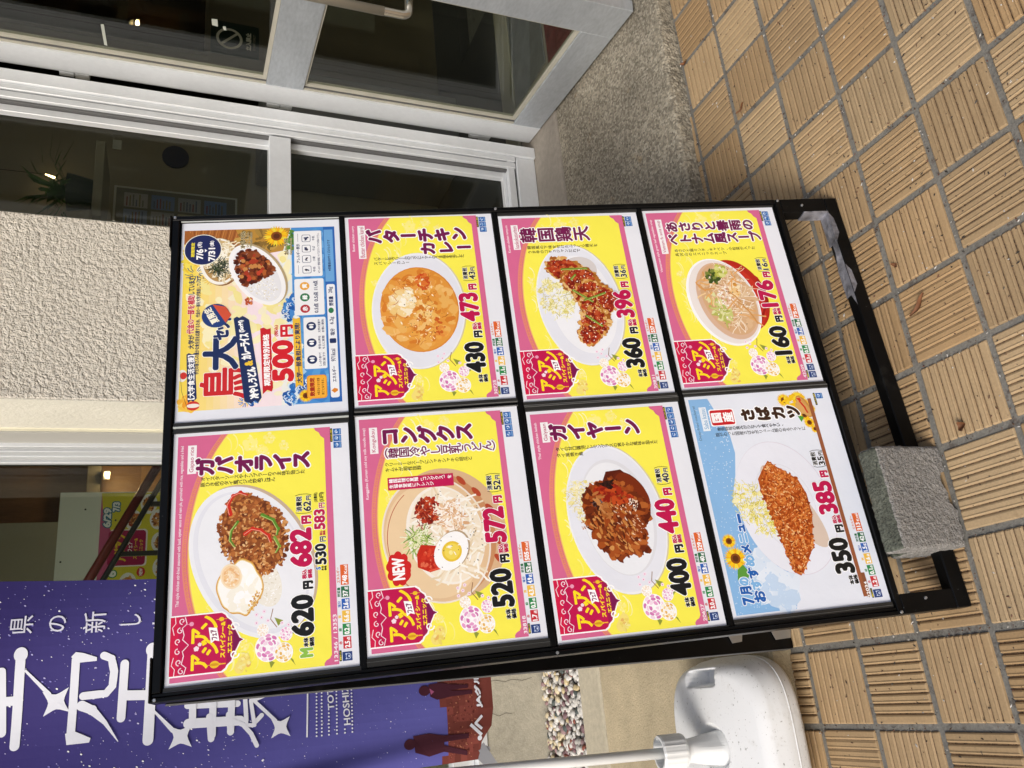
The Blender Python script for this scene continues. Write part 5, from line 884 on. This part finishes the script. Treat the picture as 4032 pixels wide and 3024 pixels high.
# ------------------------------------------------------------------ the eight posters, each lying in its pocket
LAB = {'L1': 'pink and yellow menu poster of Gapao rice, minced chicken with a fried egg', 'R1': 'summer set menu poster with udon and curry rice, 500 yen, yellow and blue', 'L2': 'pink and yellow menu poster marked NEW, cold soy milk noodle bowl with boiled egg',
       'R2': 'pink and yellow menu poster of orange butter chicken curry, 430 yen', 'L3': 'pink and yellow menu poster of glazed grilled chicken, 400 yen', 'R3': 'pink and yellow menu poster of red sauced fried chicken, 360 yen',
       'L4': 'white and sky blue menu poster with sunflowers and a breaded fried mackerel', 'R4': 'pink and yellow menu poster of clam glass noodle soup in a red bowl, 160 yen'}
for k, fnp in (('L1', poster_L1), ('R1', poster_R1), ('L2', poster_L2), ('R2', poster_R2), ('L3', poster_L3), ('R3', poster_R3), ('L4', poster_L4), ('R4', poster_R4)):
    random.seed(hash(k[1]) % 97 if False else ord(k[0]) * 7 + ord(k[1])); A = Art(); fnp(A)
    o = A.obj('menu_poster', board_matrix(pos[k][0], pos[k][1], -0.0022), M_print); tag(o, LAB[k], 'poster', 'menu posters on the A-frame board')

# ------------------------------------------------------------------ concrete block astride the foot bar
mb = MB(); rn = random.Random(21)
BODY = ((-0.497, -0.449, 0.156), (-0.455, -0.392, 0.088)); xr, xl = -1.478, -1.670
def blk(y0, y1, H, nx=64, nz=52, ny=20):
    def jit(x, y, z):
        a = sin(x * 190 + z * 90) * 0.0009 + sin(y * 230 + x * 70) * 0.0008 + sin(z * 310 - y * 150) * 0.0006
        return Vector((x + a + rn.uniform(-1, 1) * 0.0009, y + a + rn.uniform(-1, 1) * 0.0009, z + a + rn.uniform(-1, 1) * 0.0009))
    def rnd_pt(u, v, w_):
        x = xl + (xr - xl) * u; y = y0 + (y1 - y0) * v; z = H * w_
        r = 0.008                                                       # worn, rounded arrises
        cx = min(max(x, xl + r), xr - r); cy = min(max(y, y0 + r), y1 - r); cz = min(max(z, -1), H - r); d = Vector((x - cx, y - cy, z - cz))
        if d.length > 1e-9: k = r / d.length * (1 if d.length > r else d.length / r); p = Vector((cx, cy, cz)) + d * min(1, r / d.length); x, y, z = p
        ragged = 0.004 * sin(x * 60) + 0.003 * sin(x * 170 + 1) + (0.012 if -1.60 < x < -1.53 else 0.0)
        if w_ < 0.12: z = max(z, 0.001) + max(0, ragged) * (1 - w_ / 0.12)
        return x, y, z
    faces = []
    for fix in range(5):
        A1, B1 = ((nx, nz), (nx, nz), (ny, nz), (ny, nz), (nx, ny))[fix]; rows = []
        for j in range(B1 + 1):
            row = []
            for i in range(A1 + 1):
                u, v = i / A1, j / B1; t_ = ((u, 0, v), (u, 1, v), (0, u, v), (1, u, v), (u, v, 1))[fix]; row.append(Vector(rnd_pt(*t_)))
            rows.append(row)
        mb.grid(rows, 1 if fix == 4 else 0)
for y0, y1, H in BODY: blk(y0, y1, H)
from mathutils import noise as MN
mb.v = [tuple(Vector(p) + Vector((MN.noise(Vector(p) * 160), MN.noise(Vector(p) * 160 + Vector((7, 3, 1))), MN.noise(Vector(p) * 160 + Vector((1, 9, 4))))) * 0.0016 + Vector((MN.noise(Vector(p) * 420), MN.noise(Vector(p) * 420 + Vector((3, 1, 1))), MN.noise(Vector(p) * 420 + Vector((8, 9, 4))))) * 0.0012) for p in mb.v]
o = mb.obj('concrete_block', [M_block, mat('shaded_mossy_top', (0.115, 0.125, 0.10), 0.95, 0, 0.1, noise=((30, 0.3), (200, 0.4, 8)), bump=((170, 1.0, 0.006), (420, 0.8, 0.003)))], origin=((xl + xr) / 2, -0.45, 0), smooth=True); o.rotation_euler = (0, 0, 0.03)  # top faces: greenish dirt, with the shade on them also put into the colour
tag(o, 'rough grey broken concrete block weighing down the foot bar of the menu board', 'block')

# ------------------------------------------------------------------ banner stand: water base, nut, pole
bc = Vector((-2.000, 0.172, 0.05)); HB = 0.128
st = thing('banner_stand', 'white plastic water filled banner stand with a thin pole, left of the menu board', 'banner stand', bc)
mb = MB(); nA = 240
def sup(a, r, p=3.6): c, s_ = cos(a), sin(a); k = (abs(c) ** p + abs(s_) ** p) ** (-1 / p); return r * k * c, r * k * s_
def htop(x, y):
    h = HB - 0.012 * ((x * x + y * y) / 0.036) - 0.022 * max(0, -y / 0.19) ** 1.5
    d = math.hypot(x + 0.005, y + 0.008)
    if d < 0.055: h -= 0.018 * (1 if d < 0.040 else (0.055 - d) / 0.015)
    g = min(1, max(0, (0.058 - abs(y - 0.015)) / 0.006)) * min(1, max(0, (0.019 - abs(x - 0.148)) / 0.004)); h -= 0.062 * g      # hand hole
    g2 = min(1, max(0, (0.075 - abs(y + 0.008)) / 0.05)) * min(1, max(0, (0.045 - abs(x + 0.10)) / 0.03)); h -= 0.006 * g2
    return h
rows = []
for z, r in ((0.000, 0.176), (0.004, 0.183), (0.014, 0.188), (0.040, 0.189), (0.058, 0.187), (0.070, 0.181)): rows.append([Vector((bc.x + sup(2 * pi * k / nA, r)[0], bc.y + sup(2 * pi * k / nA, r)[1], bc.z + z)) for k in range(nA)])
for i in range(1, 71):
    t_ = i / 70; r = 0.181 * (1 - t_) + 0.0005; row = []
    for k in range(nA):
        x, y = sup(2 * pi * k / nA, r, 3.6 - 1.2 * t_); e = min(1, (0.181 - r) / 0.030); row.append(Vector((bc.x + x, bc.y + y, bc.z + 0.070 + (htop(x, y) - 0.070) * math.sqrt(1 - (1 - e) ** 2))))
    rows.append(row)
mb.grid(rows, closed=True); mb.face(rows[0]); mb.obj('water_base', M_plastic, st, smooth=True)
mb = MB(); mb.grid([[Vector((bc.x + sup(2 * pi * k / nA, r)[0], bc.y + sup(2 * pi * k / nA, r)[1], bc.z + z)) for k in range(nA)] for z, r in ((0.0325, 0.1885), (0.0335, 0.1902), (0.0355, 0.1902), (0.0365, 0.1885))], closed=True); mb.obj('mould_seam', M_plastic, st, smooth=True)
sx, sy, sz = bc.x - 0.005, bc.y - 0.008, bc.z + 0.104
PT = Vector((-1.988, 0.255, 0.70)); P0 = Vector((sx, sy, sz)); PD = (PT - P0).normalized()
def lathe(prof, name, m, par, n=40, flute=None):
    mb = MB(); a1 = PD.cross(Vector((0, 1, 0))).normalized(); a2 = PD.cross(a1); rows = []
    for h_, r in prof: rows.append([P0 + PD * h_ + a1 * (r * (1 + (flute(h_, 2 * pi * k / n) if flute else 0)) * cos(2 * pi * k / n)) + a2 * (r * (1 + (flute(h_, 2 * pi * k / n) if flute else 0)) * sin(2 * pi * k / n)) for k in range(n)])
    mb.grid(rows, closed=True); mb.face(rows[0]); 
    if prof[-1][1] < 0.012: mb.face(rows[-1])
    return mb.obj(name, m, par, smooth=False)
s1 = lathe([(-0.004, 0.040), (0.006, 0.038), (0.016, 0.033), (0.040, 0.030), (0.080, 0.026), (0.094, 0.026), (0.098, 0.014)], 'socket', M_pole, st, flute=lambda h_, a: 0.10 * max(0, cos(4 * a)) if 0.01 < h_ < 0.07 else 0)
nut = lathe([(0.094, 0.033), (0.096, 0.0370), (0.102, 0.0385), (0.150, 0.038), (0.154, 0.036), (0.154, 0.030), (0.146, 0.0295), (0.130, 0.029), (0.129, 0.012)], 'lock_nut', M_pole, st, n=72, flute=lambda h_, a: 0.022 * (1 if int(a / (2 * pi) * 36) % 2 else 0) * (1 if 0.098 < h_ < 0.158 else 0))
mb = MB(); mb.tube([P0 + PD * 0.03, P0 + PD * 0.45, P0 + PD * 0.9, P0 + PD * 1.45], 0.0118, 20); mb.obj('pole', M_pole, st, smooth=True)

# ------------------------------------------------------------------ night sky banner hung from the pole
YB = 0.35; MBn = Matrix.Translation(Vector((-1.97, YB, 1.75)))
A = Art(6e-5)
OUT = [(-2, -250), (446, -250), (449, 85), (436, 378), (424, 700), (395, 1104), (187, 1109), (105, 1107), (66, 1101), (48, 1086), (34, 1076), (0, 1069), (-2, 960)]
def edgeR(y): return np.interp(y, [-250, 85, 378, 700, 1104], [446, 449, 436, 424, 398])
rowsB = list(range(-250, 1061, 15)) + [1069]
for yi, (ya, yb) in enumerate(zip(rowsB, rowsB[1:])):
    nx = 24
    for i in range(nx):
        def X(y, u): return -2 + (edgeR(y) + 2) * u
        u0, u1 = i / nx, (i + 1) / nx; ym = (ya + yb) / 2; t_ = min(1, max(0, (ym - 100) / 850)); um = (u0 + u1) / 2
        c1 = np.array(lin('3f3674')); c2 = np.array(lin('5f5ea8')); c = c1 * (1 - t_) + c2 * t_; c = c * (1.08 - 0.18 * um)
        if ym > 985 + 6 * sin(um * 9): c = np.array(lin('7c4038')) * (0.75 + 0.5 * rnd.random())
        A.add([(X(ya, u0), ya), (X(ya, u1), ya), (X(yb, u1), yb), (X(yb, u0), yb)], [(0, 1, 2, 3)], tuple(float(v) for v in c), z=0.0)
br = lin('7c4038'); botx = [0, 34, 48, 66, 105, 187, 395]; boty = [1069, 1076, 1086, 1101, 1107, 1109, 1104]
for i in range(6): A.add([(botx[i], 1069), (botx[i + 1], 1069), (botx[i + 1], boty[i + 1]), (botx[i], boty[i])], [(0, 1, 2, 3)], tuple(v * 0.95 for v in br), z=0.0)
A.z = 0.0008; rr = random.Random(4)
for k in range(1500):
    y = rr.uniform(-240, 960); x = rr.uniform(4, 440); r = rr.choice([0.5, 0.6, 0.8, 1.0, 1.6]) * (1.25 if y < 600 else 0.7)
    if x < edgeR(y) - 4: A.ell(x, y, r * 0.75, r * 1.2, rr.choice(['d8d6f2', 'b9b4e4', 'ffffff', '8f8ad0']), 30, 6, z=0.0009)
for k in range(420):
    y = rr.uniform(996, 1064); x = rr.uniform(6, 390); A.ell(x, y, rr.uniform(1, 3), rr.uniform(0.6, 1.6), rr.choice(['9a5a48', '5c2a26', 'b07258', '6a322c']), rr.uniform(0, 180), 6, z=0.0009)
A.z = 0.0014; WH = 'eceef6'
def star4(cx, cy, R, rot=45):
    P = []
    for k in range(4):
        a = radians(rot) + k * pi / 2; P.append((cx + R * cos(a), cy + R * sin(a)))
        for q in (0.25, 0.5, 0.75): b = a + pi / 2 * q; rr_ = R * (0.42 + 0.30 * abs(q - 0.5) * 2 * 0.6); P.append((cx + rr_ * cos(b), cy + rr_ * sin(b)))
    n = len(P); A.add([(cx, cy)] + P, [(0, i + 1, (i + 1) % n + 1) for i in range(n)], WH)
st_ = lambda pts, w_, **k: A.stroke(pts, w_, WH, res=12, **k)
st_([(305, 135), (134, 136)], 17); A.ell(302, 135, 14, 12, WH); st_([(273, 104), (160, 112)], 15); st_([(217, 60), (217, 136)], 17); st_([(262, 60), (262, 20)], 14); st_([(300, 60), (165, 66)], 14); A.line([(272, 144), (222, 190)], 4, WH, 8); star4(208, 202, 33, 40)
st_([(285, 233), (143, 232)], 15); A.poly([(290, 224), (299, 232), (296, 246), (286, 271), (279, 271), (278, 238)], WH); A.poly([(147, 222), (149, 240), (134, 268), (126, 266), (126, 226)], WH)
st_([(288, 284), (281, 298), (256, 304), (228, 302), (215, 291), (214, 250)], 15); st_([(196, 248), (186, 267), (160, 292)], 19, taper=8); A.line([(160, 292), (122, 318)], 8, WH, 1.5)
st_([(269, 323), (165, 321)], 16); st_([(208, 324), (203, 385)], 19); st_([(293, 375), (118, 373)], 20); A.ell(292, 375, 14, 13, WH); A.line([(172, 382), (130, 420)], 4, WH, 9); star4(118, 434, 31, 45)
for pts, w_ in (([(176, 446), (170, 545)], 13), ([(141, 448), (136, 550)], 19), ([(194, 456), (140, 456)], 14), ([(192, 496), (114, 495)], 14), ([(200, 534), (116, 531)], 14), ([(262, 450), (262, 545)], 12), ([(225, 448), (225, 545)], 12), ([(262, 458), (180, 458)], 12), ([(262, 498), (190, 496)], 12), ([(262, 534), (190, 534)], 12), ([(150, 489), (107, 493)], 13), ([(150, 528), (120, 531)], 13), ([(186, 560), (150, 562), (126, 563), (124, 575), (142, 594)], 9), ([(188, 563), (163, 588), (128, 622)], 7), ([(137, 536), (127, 556), (108, 572), (84, 583)], 9), ([(173, 572), (124, 579)], 8), ([(176, 578), (182, 598), (196, 612)], 12)): st_(pts, w_)
star4(114, 632, 28, 45)
for t_, x0, y0, x1, y1 in (('県', 341, 112, 377, 152), ('の', 341, 180, 373, 211), ('新', 334, 242, 376, 284), ('し', 344, 312, 366, 350)): A.fit(t_, x0, y0, x1, y1, 'e4e4f2', 0.2)
for k, t_ in enumerate('い星空'): A.fit(t_, 342, 372 + k * 62, 374, 410 + k * 62, 'e4e4f2', 0.2)
A.line([(88, 686), (320, 700)], 3.2, WH, res=12)
for yy, dx in ((712, 0), (723, 1), (738, 2), (755, 2), (772, 3), (788, 3)):
    for k in range(20):
        x = 88 + k * 7.2
        if yy in (738, 772) and x > (135 if yy == 738 else 100): continue
        A.ell(x, yy - 6 + (x - 88) * 0.05, 1.9, 1.9, WH, n=10)
A.fit('TOTTORI', 137, 733, 232, 747, WH, 0.5); A.fit('HOSHIZORA', 103, 765, 235, 780, WH, 0.5)
for hx, hy, s_ in ((156, 948, 1.0), (48, 906, 1.0)):                      # two dark figures printed on the banner
    c = '4a2430'; A.ell(hx, hy, 11, 13, c)
    if hx > 100: A.poly([(142, 960), (168, 958), (170, 985), (164, 1010), (138, 1010), (134, 975)], c); A.poly([(138, 1008), (150, 1010), (147, 1058), (139, 1058)], c); A.poly([(152, 1010), (164, 1008), (160, 1050), (153, 1050)], c); A.poly([(146, 962), (160, 960), (152, 970)], 'a85a80')
    else: A.poly([(30, 918), (64, 914), (66, 950), (58, 985), (24, 985), (18, 950)], c); A.poly([(24, 984), (38, 984), (20, 1040), (10, 1040)], c); A.poly([(44, 984), (58, 984), (56, 1044), (46, 1044)], c)
A.fit('JAグループ', 107, 1064, 232, 1081, WH, 1.5)
A.ell(43, 1071, 5.5, 5.5, WH); A.line([(49, 1076), (74, 1049)], 7, WH); A.line([(62, 1077), (76, 1060)], 6, WH); A.line([(74, 1060), (90, 1078)], 6, WH)
wv = lambda x, z: 0.015 * np.sin(x * 15 + z * 3.2) + 0.007 * np.sin(z * 8 + x * 7)
bn_ = thing('hanging_banner', 'purple night sky cloth banner with large white characters hanging from the pole beside the board', 'banner', mw=MBn)
cl = A.obj('cloth', MBn, mat('printed_cloth', attr=True, rough=0.7, spec=0.15, bump=(30, 0.08, 0.01)), bn_, warp=wv)
mb = MB()
for pts in ([(-2, 1066), (30, 1078), (20, 1098), (-20, 1084)], [(20, 1066), (32, 1082), (-32, 1122), (-34, 1098)]):
    y = YB - 0.004 - 0.0015 * (pts[0][0] > 0); mb.face([(-1.97 + x / 1000, y, 1.75 - z / 1000) for x, z in pts]); mb.face([(-1.97 + x / 1000, y + 0.001, 1.75 - z / 1000) for x, z in pts][::-1])
mb.obj('strap', M_strap, bn_)

# ------------------------------------------------------------------ litter on the tiles
def leaf(x, y, rot, L, w_, label, z=0.001):
    mb = MB(); rows = []
    for i in range(9):
        t_ = i / 8; hw = w_ * math.sin(pi * min(1, t_ * 0.95 + 0.03)) ** 0.8; rows.append([Vector((t_ * L - L / 2, s_ * hw, 0.004 * abs(s_) + 0.006 * (t_ - 0.5) ** 2 * 4 + 0.002 * sin(t_ * 7))) for s_ in (-1, -0.4, 0.1, 0.6, 1)])
    mb.grid(rows); mb.v = [tuple(Matrix.Rotation(rot, 3, 'Z') @ Vector(p) + Vector((x, y, z))) for p in mb.v]
    tag(mb.obj('dry_leaf', M_leaf, origin=(x, y, 0), smooth=True), label, 'leaf', 'dry leaves on the paving')
leaf(-1.205, -0.545, 2.2, 0.052, 0.006, 'long curled brown leaf lying against the foot bar'); leaf(-1.105, -0.520, 0.7, 0.016, 0.005, 'small dark red leaf crumb in front of the foot bar'); leaf(-0.47, -0.20, 1.9, 0.034, 0.0035, 'thin brown leaf sliver on the tiles right of the board', ); leaf(-0.17, -0.020, 1.2, 0.028, 0.006, 'orange brown leaf tucked against the slab edge'); leaf(-1.46, -0.560, 0.2, 0.018, 0.009, 'dark shrivelled leaf beside the concrete block')
mb = MB(); rn = random.Random(8)
for k in range(4200):
    if k % 3: x = rn.uniform(-2.3, 0.3); y = rn.uniform(-1.15, 0.0)
    else: j = rn.randint(0, 14); i = rn.randint(0, 7); x, y = (-j * T + rn.uniform(-0.005, 0.005), rn.uniform(-1.15, 0)) if rn.random() < 0.5 else (rn.uniform(-2.3, 0.3), -i * T + rn.uniform(-0.005, 0.005))
    s_ = rn.uniform(0.0006, 0.0019); c = rn.choice([(0.05, 0.03, 0.02), (0.09, 0.05, 0.03), (0.12, 0.05, 0.03), (0.5, 0.48, 0.44), (0.03, 0.025, 0.02), (0.07, 0.06, 0.05)]); a = rn.uniform(0, pi); n = len(mb.v); e = rn.uniform(1, 3.0)
    for dx, dy, dz in ((e, 0, 0.2), (0, 1, 0), (-e, 0, 0.1), (0, -1, 0), (0, 0, 1.3)): mb.v.append((x + s_ * (dx * cos(a) - dy * sin(a)), y + s_ * (dx * sin(a) + dy * cos(a)), 0.0006 + s_ * dz))
    for f in ((0, 1, 4), (1, 2, 4), (2, 3, 4), (3, 0, 4)): mb.f.append(tuple(n + q for q in f)); mb.m.append(0); mb.c.append(c)
o = mb.obj('grit', M_grit, origin=(-1, -0.5, 0), kind='stuff'); o['label'] = 'scattered dark grit and crumbs on the tiled ground'; o['category'] = 'grit'
print('faces', sum(len(o.data.polygons) for o in sc.objects if o.type == 'MESH'))
